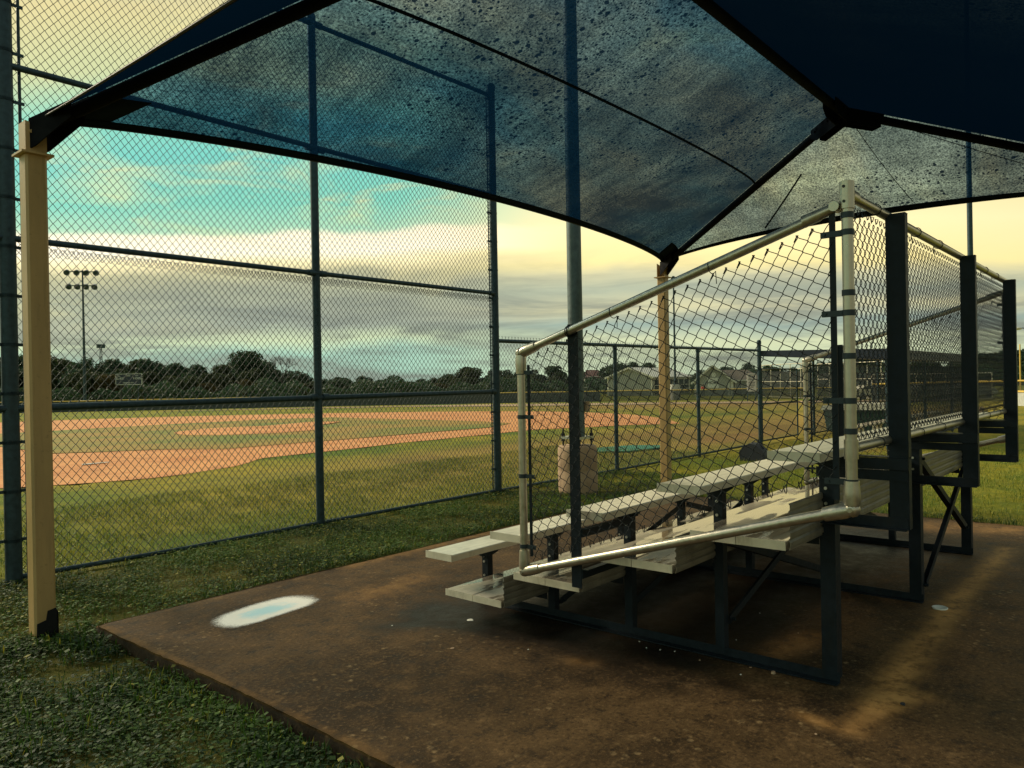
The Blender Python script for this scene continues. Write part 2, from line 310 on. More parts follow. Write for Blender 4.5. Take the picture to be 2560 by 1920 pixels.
# ------------------------------------------------------------------ mesh builder
class MB:
    def __init__(s): s.v = []; s.f = []; s.sm = []; s.mi = []; s.cur = 0
    def add(s, vs, fs, smooth=False):
        o = len(s.v); s.v.extend([tuple(map(float, p)) for p in vs])
        for f in fs: s.f.append(tuple(i+o for i in f)); s.sm.append(smooth); s.mi.append(s.cur)
    def box(s, x0, x1, y0, y1, z0, z1):
        s.add([(x0, y0, z0), (x1, y0, z0), (x1, y1, z0), (x0, y1, z0), (x0, y0, z1), (x1, y0, z1), (x1, y1, z1), (x0, y1, z1)],
              [(0, 3, 2, 1), (4, 5, 6, 7), (0, 1, 5, 4), (1, 2, 6, 5), (2, 3, 7, 6), (3, 0, 4, 7)])
    def beam(s, a, b, w, h, up=(0, 0, 1)):
        a = Vector(a); b = Vector(b); d = (b-a).normalized(); up = Vector(up)
        sx = d.cross(up); sx = sx.normalized() if sx.length > 1e-5 else Vector((1, 0, 0)); uz = sx.cross(d).normalized()
        vs = []
        for p in (a, b):
            for i, j in ((-1, -1), (1, -1), (1, 1), (-1, 1)): vs.append(p+sx*(i*w/2)+uz*(j*h/2))
        s.add(vs, [(0, 1, 2, 3), (7, 6, 5, 4), (0, 4, 5, 1), (1, 5, 6, 2), (2, 6, 7, 3), (3, 7, 4, 0)])
    def tube(s, pts, r, n=10, caps=True, radii=None):
        P = [Vector(p) for p in pts]; rings = []; prev = None
        for i, p in enumerate(P):
            d = (P[min(i+1, len(P)-1)]-P[max(i-1, 0)]).normalized()
            if prev is None:
                q = d.orthogonal().normalized()
            else:
                q = (prev-d*prev.dot(d)); q = q.normalized() if q.length > 1e-6 else d.orthogonal().normalized()
            prev = q; e = d.cross(q); rr = radii[i] if radii else r
            rings.append([p+q*(cos(2*pi*k/n)*rr)+e*(sin(2*pi*k/n)*rr) for k in range(n)])
        vs = [v for g in rings for v in g]; fs = []
        for i in range(len(P)-1):
            for k in range(n):
                k2 = (k+1) % n; fs.append((i*n+k, i*n+k2, (i+1)*n+k2, (i+1)*n+k))
        s.add(vs, fs, True)
        if caps:
            s.add(rings[0], [tuple(reversed(range(n)))]); s.add(rings[-1], [tuple(range(n))])
    def prism(s, pts, off):
        off = Vector(off); n = len(pts); a = [Vector(p) for p in pts]; b = [p+off for p in a]
        s.add(a+b, [tuple(reversed(range(n))), tuple(range(n, 2*n))]+[(i, (i+1) % n, n+(i+1) % n, n+i) for i in range(n)])
    def sphere(s, c, r, n=10, sc=(1, 1, 1)):
        vs = []; fs = []
        m_ = n//2
        for i in range(m_+1):
            th = pi*i/m_
            for k in range(n): vs.append((c[0]+sc[0]*r*sin(th)*cos(2*pi*k/n), c[1]+sc[1]*r*sin(th)*sin(2*pi*k/n), c[2]+sc[2]*r*cos(th)))
        for i in range(m_):
            for k in range(n): fs.append((i*n+k, (i+1)*n+k, (i+1)*n+(k+1) % n, i*n+(k+1) % n))
        s.add(vs, fs, True)
    def build(s, name, m, parent=None, loc=None):
        me = bpy.data.meshes.new(name); me.from_pydata(s.v, [], s.f)
        for mm in (m if isinstance(m, (list, tuple)) else [m]): me.materials.append(mm)
        me.polygons.foreach_set('use_smooth', s.sm); me.polygons.foreach_set('material_index', s.mi); me.update()
        o = bpy.data.objects.new(name, me); C.objects.link(o)
        if parent: o.parent = parent; o.matrix_parent_inverse = Matrix.Translation(parent.location).inverted() if parent.location.length else Matrix()
        return o

def np_mesh(name, V, Fc, m, parent=None, tone=None, smooth=False):
    """V (n,3) ; Fc (k,3|4)"""
    me = bpy.data.meshes.new(name); k, q = Fc.shape
    me.vertices.add(len(V)); me.vertices.foreach_set('co', V.astype(np.float32).ravel())
    me.loops.add(k*q); me.loops.foreach_set('vertex_index', Fc.astype(np.int32).ravel())
    me.polygons.add(k); me.polygons.foreach_set('loop_start', np.arange(0, k*q, q, dtype=np.int32))
    if smooth: me.polygons.foreach_set('use_smooth', np.ones(k, bool))
    me.materials.append(m); me.update(calc_edges=True)
    if tone is not None:
        a = me.color_attributes.new('tone', 'FLOAT_COLOR', 'POINT'); buf = np.ones((len(V), 4), np.float32); buf[:, :tone.shape[1]] = tone
        a.data.foreach_set('color', buf.ravel())
    o = bpy.data.objects.new(name, me); C.objects.link(o)
    if parent: o.parent = parent; o.matrix_parent_inverse = Matrix.Translation(parent.location).inverted()
    return o

def tag(o, label=None, cat=None, group=None, kind=None):
    if label: o['label'] = label
    if cat: o['category'] = cat
    if group: o['group'] = group
    if kind: o['kind'] = kind
    return o
def thing(name, label, cat, loc=(0, 0, 0), group=None):
    o = bpy.data.objects.new(name, None); o.empty_display_size = .2; C.objects.link(o); o.location = loc
    return tag(o, label, cat, group)

# ground height : level by the bleachers, a little lower left of the pavement, falling away towards the outfield
def ss(x, a, b):
    t_ = np.clip((x-a)/(b-a), 0, 1); return t_*t_*(3-2*t_)
def gz(x, y):
    F_ = x*cos(YAW)+y*sin(YAW)
    return -0.02-.085*(1-ss(y, 4.9, 6.9))*(1-ss(x, 2.2, 4.0)) - .95*ss(F_, 34, 88)
def at(u, F):                        # plan position of something seen in column u at depth F
    l = (u-1280)/F_PX*F; return (F*cos(YAW)+l*sin(YAW), F*sin(YAW)-l*cos(YAW))

# ------------------------------------------------------------------ setting
def ground_sheet():
    g = [np.concatenate([np.arange(-60, -10, 5), np.arange(-10, 26, .35), np.arange(26, 60, 1.5), np.arange(60, 170, 5), np.array([200, 260, 360, 520, 800, 1200, 1800])]),
         np.concatenate([np.arange(-60, -10, 5), np.arange(-10, 26, .35), np.arange(26, 60, 1.5), np.arange(60, 170, 5), np.array([200, 260, 360, 520, 800, 1200, 1800])])]
    X, Y = np.meshgrid(*g, indexing='ij'); Z = gz(X, Y)
    near = ((X < 22) & (Y < 22)); Z = Z+np.where(near, .012*np.sin(X*5.1+Y*2.3)*np.sin(Y*6.7-X*1.7), 0)
    ins = (X > 2.25) & (X < 9.3) & (Y < 5.4); Z = np.where(ins, -.12, Z)
    V = np.stack([X.ravel(), Y.ravel(), Z.ravel()], 1); a, b = X.shape
    i = np.arange((a-1)*(b-1)); r = i//(b-1); c = i % (b-1); v0 = r*b+c
    Fc = np.stack([v0, v0+b, v0+b+1, v0+1], 1)
    o = np_mesh('ground', V, Fc, M['ground']); o['kind'] = 'structure'
    st = np.zeros((len(V), 4), np.float32); st[:, 3] = 1; x, y = V[:, 0], V[:, 1]
    def blob(cx, cy, rx, ry, s): return s*np.exp(-(((x-cx)/rx)**2+((y-cy)/ry)**2))
    dry = blob(30, 9, 12, 4, .9)+blob(46, 26, 12, 14, .5)+blob(11, 9.6, 5, 1.6, .55)+blob(20, 11.5, 5, 1.8, .5)+blob(12.2, 12.4, 4.5, 1.3, .6)+blob(19.5, 8.9, 2.6, .6, .9)+blob(60, 30, 18, 16, .7)+blob(18, 5.5, 1.4, 1.1, .9)
    bare = blob(1.79, 4.88, .22, .14, .9)+blob(1.76, 3.45, .16, .2, .7)+blob(2.02, 4.0, .09, 1.2, .6)+blob(1.75, 5.7, .25, .2, .8)
    soil = .62*(1-ss(y, 7.0, 7.9))*(1-ss(x, 9, 11)); st[:, 0] = np.clip(dry, 0, 1); st[:, 1] = np.clip(np.maximum(bare, soil), 0, 1)
    at_ = o.data.color_attributes.new('stain', 'FLOAT_COLOR', 'POINT'); at_.data.foreach_set('color', st.ravel())
ground_sheet()

def sheet(name, poly, dz, m, sub=1.2, kind='structure'):
    """flat polygon draped on the terrain, dz above it, edges slightly ragged (fan triangulated from a grid clip)"""
    import bmesh
    bm = bmesh.new(); P = []
    n = len(poly)
    for i in range(n):
        a = np.array(poly[i]); b = np.array(poly[(i+1) % n]); L = np.hypot(*(b-a)); k = max(1, int(L/sub))
        for j in range(k):
            q = a+(b-a)*j/k; P.append(q+RNG.normal(0, .05, 2))
    f = bm.faces.new([bm.verts.new((q[0], q[1], 0)) for q in P])
    bmesh.ops.triangulate(bm, faces=[f])
    xs = [q[0] for q in P]; ys = [q[1] for q in P]
    for ax, lo, hi in ((0, min(xs), max(xs)), (1, min(ys), max(ys))):
        s_ = lo+2.5
        while s_ < hi:
            co = (s_, 0, 0) if ax == 0 else (0, s_, 0); no = (1, 0, 0) if ax == 0 else (0, 1, 0)
            bmesh.ops.bisect_plane(bm, geom=bm.verts[:]+bm.edges[:]+bm.faces[:], plane_co=co, plane_no=no); s_ += 2.5
    for v in bm.verts: v.co.z = float(gz(v.co.x, v.co.y))+dz
    me = bpy.data.meshes.new(name); bm.normal_update(); bm.to_mesh(me); bm.free(); me.materials.append(m)
    o = bpy.data.objects.new(name, me); C.objects.link(o); o['kind'] = kind; return o
# infield : arc, base path to first, home circle
import itertools
def circ(cx, cy, r, a0, a1, n=40): return [(cx+r*cos(radians(a0+(a1-a0)*i/n)), cy+r*sin(radians(a0+(a1-a0)*i/n))) for i in range(n+1)]
arc = circ(15.2, 28.5, 18.0, -58, 130)
poly = [(9.4, 15.4), (14, 15.8), (20, 16.0), (23.4, 14.4)]+arc+[(3.6, 36), (3.9, 22), (3.4, 20.2)]+circ(6.4, 17.4, 3.5, 140, 322, 16)
sheet('infield_dirt', poly, .012, M['dirt'])
inf = [(10.2, 18.55), (14, 18.35), (20.3, 18.15), (22.3, 19.2), (22.9, 21), (23.1, 31.5), (21, 33.2), (13, 33.4), (8.3, 33.2), (7.2, 30), (7.1, 21.6), (7.9, 20.7), (9.3, 20.0)]
sheet('infield_grass', inf, .026, M['infield'])
sheet('pitching_circle', circ(15.0, 25.4, 2.6, 0, 340, 30), .040, M['dirt'])
sheet('mound_path', [(16.6, 24.6), (20.2, 26.9), (19.6, 28.0), (15.8, 27.0)], .052, M['dirt'])
sheet('home_base_line', [(6.3, 17.5), (6.9, 17.42), (6.92, 17.60), (6.32, 17.68)], .03, M['wall_conc'], .6)
ring0 = [at(u, F) for u, F in ((400, 83), (800, 87), (1240, 87), (1500, 84), (1750, 80), (2100, 73), (2400, 66))]
ring1 = [at(u, F) for u, F in ((2400, 54), (2100, 58), (1750, 66), (1500, 70), (1240, 75), (1000, 84), (400, 82))]
sheet('warning_track', ring0+ring1, .05, M['track'], 6)

# pavement slab
def slab():
    x0, x1, y0, y1 = 2.1, 9.5, -4.5, 5.56
    xs = np.linspace(x0, x1, 150); ys = np.linspace(y0, y1, 204); X, Y = np.meshgrid(xs, ys, indexing='ij')
    Xe = X.copy(); Ye = Y.copy()
    Xe[0, :] += .010*np.sin(ys*2.1)+RNG.normal(0, .003, len(ys)); Ye[:, -1] += .012*np.sin(xs*2.3)+RNG.normal(0, .006, len(xs))
    Z = .003*np.sin(X*1.3)*np.sin(Y*1.1); Z[0, :] -= .006; Z[:, -1] -= .006
    a, b = X.shape; V = np.stack([Xe.ravel(), Ye.ravel(), Z.ravel()], 1)
    i = np.arange((a-1)*(b-1)); r = i//(b-1); c = i % (b-1); v0 = r*b+c; Fc = np.stack([v0, v0+b, v0+b+1, v0+1], 1)
    # rim going down
    rim = [i*b for i in range(a)]+[(a-1)*b+j for j in range(1, b)]+[i*b+b-1 for i in range(a-2, -1, -1)]+[j for j in range(b-2, 0, -1)]
    n0 = len(V); k = len(rim); mid_ = V[rim].copy(); cc_ = np.array([(x0+x1)/2, (y0+y1)/2]); mid_[:, :2] += np.sign(mid_[:, :2]-cc_)*.004*(np.abs(np.abs(mid_[:, :2]-cc_)-np.array([(x1-x0)/2, (y1-y0)/2])) < .05); mid_[:, 2] -= .014; low = mid_.copy(); low[:, 2] = -.2; V = np.vstack([V, mid_, low])
    F2 = np.array([(rim[(j+1) % k], rim[j], n0+j, n0+(j+1) % k) for j in range(k)]); F3 = np.array([(n0+(j+1) % k, n0+j, n0+k+j, n0+k+(j+1) % k) for j in range(k)]); Fc = np.vstack([Fc, F2[:, ::-1], F3[:, ::-1]])
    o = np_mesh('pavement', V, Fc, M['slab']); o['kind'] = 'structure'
    x, y = V[:, 0], V[:, 1]; st = np.zeros((len(V), 4), np.float32); st[:, 3] = 1
    def seg(px, w, s):
        d = np.full(len(x), 1e9)
        for (ax, ay), (bx, by) in zip(px[:-1], px[1:]):
            dx, dy = bx-ax, by-ay; tt = np.clip(((x-ax)*dx+(y-ay)*dy)/(dx*dx+dy*dy), 0, 1); d = np.minimum(d, np.hypot(x-ax-tt*dx, y-ay-tt*dy))
        return s*np.exp(-(d/w)**2)
    nz = .5+.5*np.sin(x*7+np.sin(y*5)*2)*np.sin(y*9+x*3)
    tan = seg([(8.2, 1.10), (6.25, 1.13), (5.2, 1.10), (4.4, 1.09), (3.96, 1.07)], .085, 1.0)+seg([(3.96, 1.07), (3.75, 1.08), (3.60, 1.09)], .06, .75)+seg([(3.59, 1.20), (3.62, 1.32)], .045, .6)+seg([(4.1, 1.0), (4.2, .93)], .06, .6)+seg([(4.36, 1.74), (4.75, 1.66)], .10, .5)+seg([(3.54, 2.58), (3.58, 2.50)], .06, .5)
    tan += seg([(2.1, 5.56), (2.1, 1.0)], .022, .45)+seg([(4.2, 5.5), (8.5, 5.5)], .1, .35)+seg([(8.9, 2.0), (9.3, 1.0)], .25, .35)+seg([(3.6, 4.6), (4.2, 4.7)], .15, .35)
    damp_shade = seg([(3.66, 3.95), (3.68, 3.6), (3.72, 3.3)], .17, 1.3)+seg([(3.2, 3.95), (3.6, 3.7)], .10, 1.0)+seg([(3.74, 3.2), (3.76, 2.8), (3.73, 2.45)], .13, 1.3)+seg([(3.85, 2.3), (3.9, 2.0)], .09, 1.0)+seg([(4.2, 3.5), (8.0, 3.3)], .6, 1.2)+seg([(4.1, 2.6), (7.9, 2.5)], .6, 1.1)+seg([(4.6, 1.9), (7.5, 1.9)], .4, .5)+seg([(3.75, 1.75), (3.7, 1.6)], .07, .6)+seg([(3.55, 2.0), (3.5, 1.9)], .06, .5)  # damp stains at the near end, plus broad bands painting shade under the bleachers
    st[:, 0] = np.clip(tan*(.6+.5*nz), 0, 1); st[:, 1] = np.clip(damp_shade*(.75+.4*nz), 0, .97); st[n0:, 1] = .9; st[n0:, 0] = 0
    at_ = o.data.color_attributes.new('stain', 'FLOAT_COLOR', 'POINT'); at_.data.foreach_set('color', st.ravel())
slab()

# ------------------------------------------------------------------ chain link
def chain(o, U, V, L, H, cw, ch, r, inside=None, fine=False, nvec=None, d=.004, sides=3, tips=None):
    """woven zigzag wires in the plane o + s*U + t*V ; returns verts, faces (numpy)"""
    o = np.array(o, float); U = np.array(U, float); V = np.array(V, float); N = np.cross(U, V) if nvec is None else np.array(nvec)
    N = N/np.linalg.norm(N); k = int(L/(cw/2)); m_ = int(H/(ch/2)); sub = 5 if fine else 1
    tt = np.arange(m_*sub+1)/sub                            # in half cells
    tri = np.abs(((tt) % 2)-1)                              # 1,0,1...
    ph = np.pi*tt
    if fine:
        tri = .5+.5*(0.25*np.cos(ph)+.75*(2*np.abs((tt % 2)-1)-1)); tri = .5+(tri-.5)*1.09
    off = d*np.sin(ph) if fine else d*(((np.arange(len(tt)) % 2)*2)-1)*.5
    Vs = []; Fs = []; base = 0
    ang = 2*np.pi*np.arange(sides)/sides
    for i in range(k):
        fl = i % 2
        s_ = (i+ (tri if fl == 0 else 1-tri))*cw/2 
        P = o+np.outer(s_, U)+np.outer(tt*ch/2, V)+np.outer(off*(1 if fl == 0 else -1) if not fine else off*(1 if fl == 0 else -1), N)
        P = P+np.outer(RNG.normal(0, cw*.010, len(P)) if not fine else np.repeat(RNG.normal(0, cw*.012, m_+2), sub)[:len(P)], U)
        ok = np.ones(len(P), bool) if inside is None else inside(P)
        D = np.gradient(P, axis=0); D /= np.linalg.norm(D, axis=1)[:, None]
        A = np.cross(D, N); A /= np.linalg.norm(A, axis=1)[:, None]; B = np.cross(D, A)
        ring = P[:, None, :]+r*(A[:, None, :]*np.cos(ang)[None, :, None]+B[:, None, :]*np.sin(ang)[None, :, None])
        n = len(P); j = np.arange(n-1)[ok[:-1] & ok[1:]]
        if len(j) == 0: continue
        Vs.append(ring.reshape(-1, 3))
        for a in range(sides):
            b = (a+1) % sides
            Fs.append(np.stack([base+j*sides+a, base+j*sides+b, base+(j+1)*sides+b, base+(j+1)*sides+a], 1))
        base += n*sides
    return np.vstack(Vs), np.vstack(Fs)

# ------------------------------------------------------------------ backstop fence
BY = 7.35
bs = thing('backstop_fence', 'tall chain-link backstop of grey pipe posts and rails, nearest the pavement on the left', 'fence', (5.2, BY, 0))
def post(par, x, y, z0, z1, r, cap=True, nm='post', m='galv'):
    b = MB(); b.tube([(x, y, z0), (x, y, z1)], r, 14)
    if cap: b.sphere((x, y, z1), r*1.12, 12, (1, 1, .7)); b.tube([(x, y, z1-.06), (x, y, z1-.01)], r*1.14, 12)
    return b.build(nm, M[m], par)
big = post(bs, 2.13, BY, -.15, 6.6, .064, False, 'corner_post')
post(bs, 5.19, BY, -.1, 5.82, .046); post(bs, 8.25, BY, -.1, 5.88, .056)
for z, r, zz in ((1.455, .031, 1.465), (2.88, .028, 2.88), (4.33, .028, 4.30), (5.72, .028, 5.73)):
    b = MB(); b.tube([(2.13, BY-.02, z), (5.19, BY-.02, (z+zz)/2)], r, 10); b.tube([(5.19, BY-.02, (z+zz)/2), (8.25, BY-.02, zz)], r, 10)
    b.tube([(-1, BY-.02, z), (2.13, BY-.02, z)], r, 10)
    for x in (5.11, 5.27, 8.16): b.tube([(x-.04, BY-.02, zz), (x+.04, BY-.02, zz)], r*1.35, 10)
    for x in np.arange(2.5, 8, .61): b.tube([(x, BY-.02, z-r*1.2), (x+.012, BY-.045, z), (x, BY-.02, z+r*1.2), (x-.01, BY+.02, z)], .004, 4)
    b.build('rail', M['galv'], bs)
b = MB(); b.tube([(2.1, BY, .035), (3.6, BY, .02), (5.19, BY, .03), (8.25, BY, .035)], .022, 8); b.build('bottom_rail', M['galv'], bs)
for (x0, L, z0, H) in ((2.20, 6.05, .04, 2.83), (2.20, 6.05, 2.76, 2.95), (.2, 1.86, .04, 6.3)):
    V, Fc = chain((x0, BY+.035, z0), (1, 0, 0), (0, 0, 1), L, H, .073, .086, .0038, d=.006)
    np_mesh('mesh_panel', V, Fc, M['wire'], bs)
# knuckled wire ends under the second rail
b = MB()
for i, x in enumerate(np.arange(2.25, 8.2, .0365)):
    b.tube([(x, BY+.03, 2.84), (x+.02, BY+.03, 2.80-.012*(i % 3)), (x+.036, BY+.03, 2.835)], .003, 3, False)
b.build('wire_ends', M['wire'], bs)
for x, sgn in ((2.13, 1), (2.13, -1), (8.25, -1)):
    b = MB(); xx = x+sgn*(.115 if x < 3 else .085); b.tube([(xx, BY+.02, .05), (xx+.004, BY+.02, 3.0), (xx, BY+.02, 6.0 if x < 3 else 5.7)], .010 if x > 3 else .013, 6)
    R_ = .068 if x < 3 else .058
    for z in np.arange(.35, 5.9, .41):
        b.tube([(x, BY, z-.013), (x, BY, z+.013)], R_, 14); b.beam((x+sgn*R_*.9, BY, z), (xx+sgn*.035, BY+.01, z), .012, .026)
    b.build('tension_bar', M['galv'], bs)

# lower field fence that carries on to the right
lf = thing('field_fence', 'lower chain-link fence with barbed wire ends along its top rail, right of the backstop', 'fence', (11.4, BY, 0))
for x in (11.41, 14.55): post(lf, x, BY, -.08, 2.22, .036)
for x in (17.72,): post(lf, x, BY, -.08, 2.46, .048)
b = MB(); b.tube([(8.25, BY, 2.20), (17.72, BY, 2.24)], .030, 10); b.build('top_rail', M['galv'], lf)
b = MB(); b.tube([(8.25, BY, .03), (11.4, BY, .015), (17.72, BY, .03)], .022, 8); b.build('bottom_rail', M['galv'], lf)
V, Fc = chain((8.34, BY+.035, .04), (1, 0, 0), (0, 0, 1), 9.36, 2.18, .073, .086, .0034, d=.006); np_mesh('mesh_panel', V, Fc, M['wire'], lf)
b = MB()
for i, x in enumerate(np.arange(8.36, 17.7, .073)):
    b.tube([(x, BY+.03, 2.21), (x+.004, BY+.03, 2.262)], .0032, 3, False); b.tube([(x-.012, BY+.03, 2.272), (x+.004, BY+.03, 2.256), (x+.018, BY+.03, 2.272)], .0032, 3, False)
b.build('wire_ends', M['wire'], lf)

# gate beside the dugout
gt = thing('chain_link_gate', 'open pipe-framed chain-link gate between the field fence and the dugout', 'gate', (18.9, BY, 0))
b = MB()
for x in (17.95, 20.3): b.tube([(x, BY+.05, .05), (x, BY+.05, 1.80)], .022, 8)
for z in (.06, .95, 1.80): b.tube([(17.95, BY+.05, z), (20.3, BY+.05, z)], .020, 8)
b.build('gate_frame', M['galv'], gt)
V, Fc = chain((17.97, BY+.07, .08), (1, 0, 0), (0, 0, 1), 2.3, 1.7, .073, .086, .003, d=.005); np_mesh('mesh_panel', V, Fc, M['wire'], gt)

# dugout
dg = thing('dugout', 'dark flat-roofed dugout on the spectators' + chr(39) + ' side of the field fence, past the bleacher corner', 'dugout', (23.5, 6.0, 0))
b = MB()
def slabq(x0, x1, ya, za0, za1, yb, zb0, zb1): b.add([(x0, ya, za0), (x1, ya, za0), (x1, yb, zb0), (x0, yb, zb0), (x0, ya, za1), (x1, ya, za1), (x1, yb, zb1), (x0, yb, zb1)], [(0, 1, 2, 3), (7, 6, 5, 4), (0, 4, 5, 1), (1, 5, 6, 2), (2, 6, 7, 3), (3, 7, 4, 0)])
slabq(17.72, 27.5, 7.30, 2.10, 2.235, 4.5, 1.94, 2.17); b.build('roof', M['navy'], dg)
for x in (21.2, 24.4, 27.4): post(dg, x, 7.28, -.05, 2.1, .036)
for x in (17.8, 21.2, 24.4, 27.4): post(dg, x, 4.55, -.05, 1.93, .036)
b = MB(); b.box(18.6, 27, 5.3, 5.6, .40, .44)
for x in np.arange(18.8, 27, 1.6): b.box(x, x+.05, 5.33, 5.57, -.05, .399)
b.build('bench', M['alu'], dg)
b = MB()
for z in (.05, .95, 1.9): b.tube([(20.4, 7.28, z), (27.4, 7.28, z)], .02, 6); b.tube([(17.8, 4.55, z), (27.4, 4.55, z)], .02, 6)
b.build('rail', M['galv'], dg)
V, Fc = chain((20.5, 7.32, .05), (1, 0, 0), (0, 0, 1), 6.9, 1.85, .075, .088, .0036, d=.005); np_mesh('mesh_panel', V, Fc, M['wire'], dg)
V, Fc = chain((17.85, 4.52, .05), (1, 0, 0), (0, 0, 1), 9.5, 1.8, .075, .088, .0036, d=.005); np_mesh('mesh_panel', V, Fc, M['wire'], dg)

# ------------------------------------------------------------------ shade structure
C1 = np.array([1.84, 5.79, 3.42]); C2 = np.array([10.36, 5.79, 3.38]); C3 = np.array([10.36, -.6, 3.40]); C4 = np.array([1.84, -.6, 3.42])
A1 = np.array([3.60, 2.6, 4.5]); A2 = np.array([8.60, 2.6, 4.5])
sh = thing('shade_structure', 'navy hip-roofed shade canopy of woven cloth on tan posts over the bleachers', 'shade canopy', (6.1, 2.6, 0))
def panel(name, E0, E1, R0, R1, sag, m, n=44, k=26, pw=.72, lift=0.0):
    ss_ = np.linspace(0, 1, n); tt = np.linspace(0, 1, k)
    E = E0+np.outer(ss_, E1-E0); Rr = R0+np.outer(ss_, R1-R0)
    mid = (R0+R1)/2-(E0+E1)/2; mid = mid/np.linalg.norm(mid); E = E+np.outer(sag*(4*ss_*(1-ss_))**pw, mid)
    P = E[:, None, :]*(1-tt)[None, :, None]+Rr[:, None, :]*tt[None, :, None]
    P[:, :, 2] -= .05*np.sin(np.pi*tt)[None, :]*(4*ss_*(1-ss_))[:, None]*(1-2*lift)
    V = P.reshape(-1, 3); i = np.arange((n-1)*(k-1)); r = i//(k-1); c = i % (k-1); v0 = r*k+c
    Fc = np.stack([v0, v0+k, v0+k+1, v0+1], 1)
    if np.allclose(R0, R1): pass
    o = np_mesh('canopy_panel', V, Fc, m, sh, smooth=True)
    # hem : doubled strip folded round the edge cable
    hv = []; w_ = [0, .055, .115]; hd = mid
    b = MB(); L = []
    for q in range(n):
        d_ = (P[q, -1]-P[q, 0]); d_ = d_/max(np.linalg.norm(d_), 1e-6)
        L.append([P[q, 0]-d_*.01+np.array([0, 0, -.006]), P[q, 0]+d_*.05+np.array([0, 0, -.008]), P[q, 0]+d_*.085*(1 if 0 < q < n-1 else .5)+np.array([0, 0, -.006])])
    vs = [p for row in L for p in row]; fs = [(q*3+j, (q+1)*3+j, (q+1)*3+j+1, q*3+j+1) for q in range(n-1) for j in (0, 1)]
    b.add(vs, fs, True); hem = b.build('hem', M['hem'], sh); hem.parent = o; hem.matrix_parent_inverse = Matrix.Translation(sh.location).inverted()@Matrix.Translation((0,0,0)) if False else Matrix()
    md = hem.modifiers.new('thick', 'SOLIDIFY'); md.thickness = .006; md.offset = 0
    b = MB(); b.tube([tuple(p-np.array([0, 0, .012])) for p in P[:, 0]], .008, 6); cb = b.build('edge_cable', M['black'], sh); cb.parent = o; cb.matrix_parent_inverse = Matrix()
    return o, P
pa, PA = panel('front', C1, C2, A1, A2, .43, M['cloth'])
pb, PB = panel('end', C2, C3, A2, A2, .36, M['cloth_b'], 40, 26)
pc, PC = panel('rear', C3, C4, A2, A1, .40, M['cloth_rear'])
pd, PD = panel('near', C4, C1, A1, A1, .16, M['cloth_rear'], 40, 26)
# seams and corner patches are parts of their panels
def strip(par, pts, w_, nm, m):
    b = MB(); b.tube([tuple(p) for p in pts], w_, 5); o = b.build(nm, m, par); o.matrix_parent_inverse = Matrix(); return o
strip(pa, [PA[i, 15]+np.array([0, 0, -.012]) for i in range(0, 44)], .013, 'seam', M['hem'])
strip(pb, [PB[10, j]+np.array([0, 0, -.012]) for j in range(2, 15)], .011, 'seam', M['hem'])
for a_ in (2, 22, 33): strip(pb, [PB[a_, j]+np.array([0, 0, -.008]) for j in range(2, 22)], .004, 'seam', M['hem'])

def patch(par, P, n_, k_, flip):
    b = MB(); vs = []; fs = []
    I = range(0, n_) if not flip else range(P.shape[0]-n_, P.shape[0]); I = list(I)
    for i in I:
        for j in range(k_): vs.append(P[i, j]-np.array([0, 0, .004]))
    for i in range(len(I)-1):
        for j in range(k_-1): fs.append((i*k_+j, (i+1)*k_+j, (i+1)*k_+j+1, i*k_+j+1))
    b.add(vs, fs, True); o = b.build('corner_patch', M['hem'], par); o.matrix_parent_inverse = Matrix(); md = o.modifiers.new('t', 'SOLIDIFY'); md.thickness = .003
patch(pa, PA, 3, 4, False); patch(pa, PA, 3, 4, True); patch(pb, PB, 3, 4, False)
dn = np.array([0, 0, -.062])
for a, b_ in ((C1, A1), (C2, A2), (C3, A2), (C4, A1)):
    b = MB(); d_ = (b_-a)/np.linalg.norm(b_-a); b.tube([tuple(a+dn+d_*.05), tuple(b_+dn)], .044, 14); b.build('hip_beam', M['canopy_beam'], sh)
b = MB(); b.tube([tuple(A1+dn), tuple(A2+dn)], .045, 14); b.build('ridge_beam', M['canopy_beam'], sh)
for Ax, nb, dirs in ((A1, 1, (C1-A1, C4-A1, A2-A1)), (A2, 2, (C2-A2, C3-A2, A1-A2))):
    b = MB()
    for d_ in dirs:
        d_ = d_/np.linalg.norm(d_); s0 = Ax+dn; up_ = np.array([0, 0, 1.]); side = np.cross(d_, up_); side /= np.linalg.norm(side)
        for sg in (-1, 1):
            o_ = s0+side*(sg*.058); dwn = np.array([0, 0, -1.])
            b.prism([tuple(o_+up_*.04), tuple(o_+d_*.42+up_*.045), tuple(o_+d_*.42-up_*.05), tuple(o_+d_*.33-up_*.115), tuple(o_+d_*.12-up_*.125), tuple(o_-up_*.13)], tuple(side*(sg*.008)))
        for q in (.16, .36):
            c_ = s0+d_*q; b.tube([tuple(c_-side*.078), tuple(c_+side*.078)], .012, 8)
    b.build('ridge_bracket', M['canopy_beam'], sh)
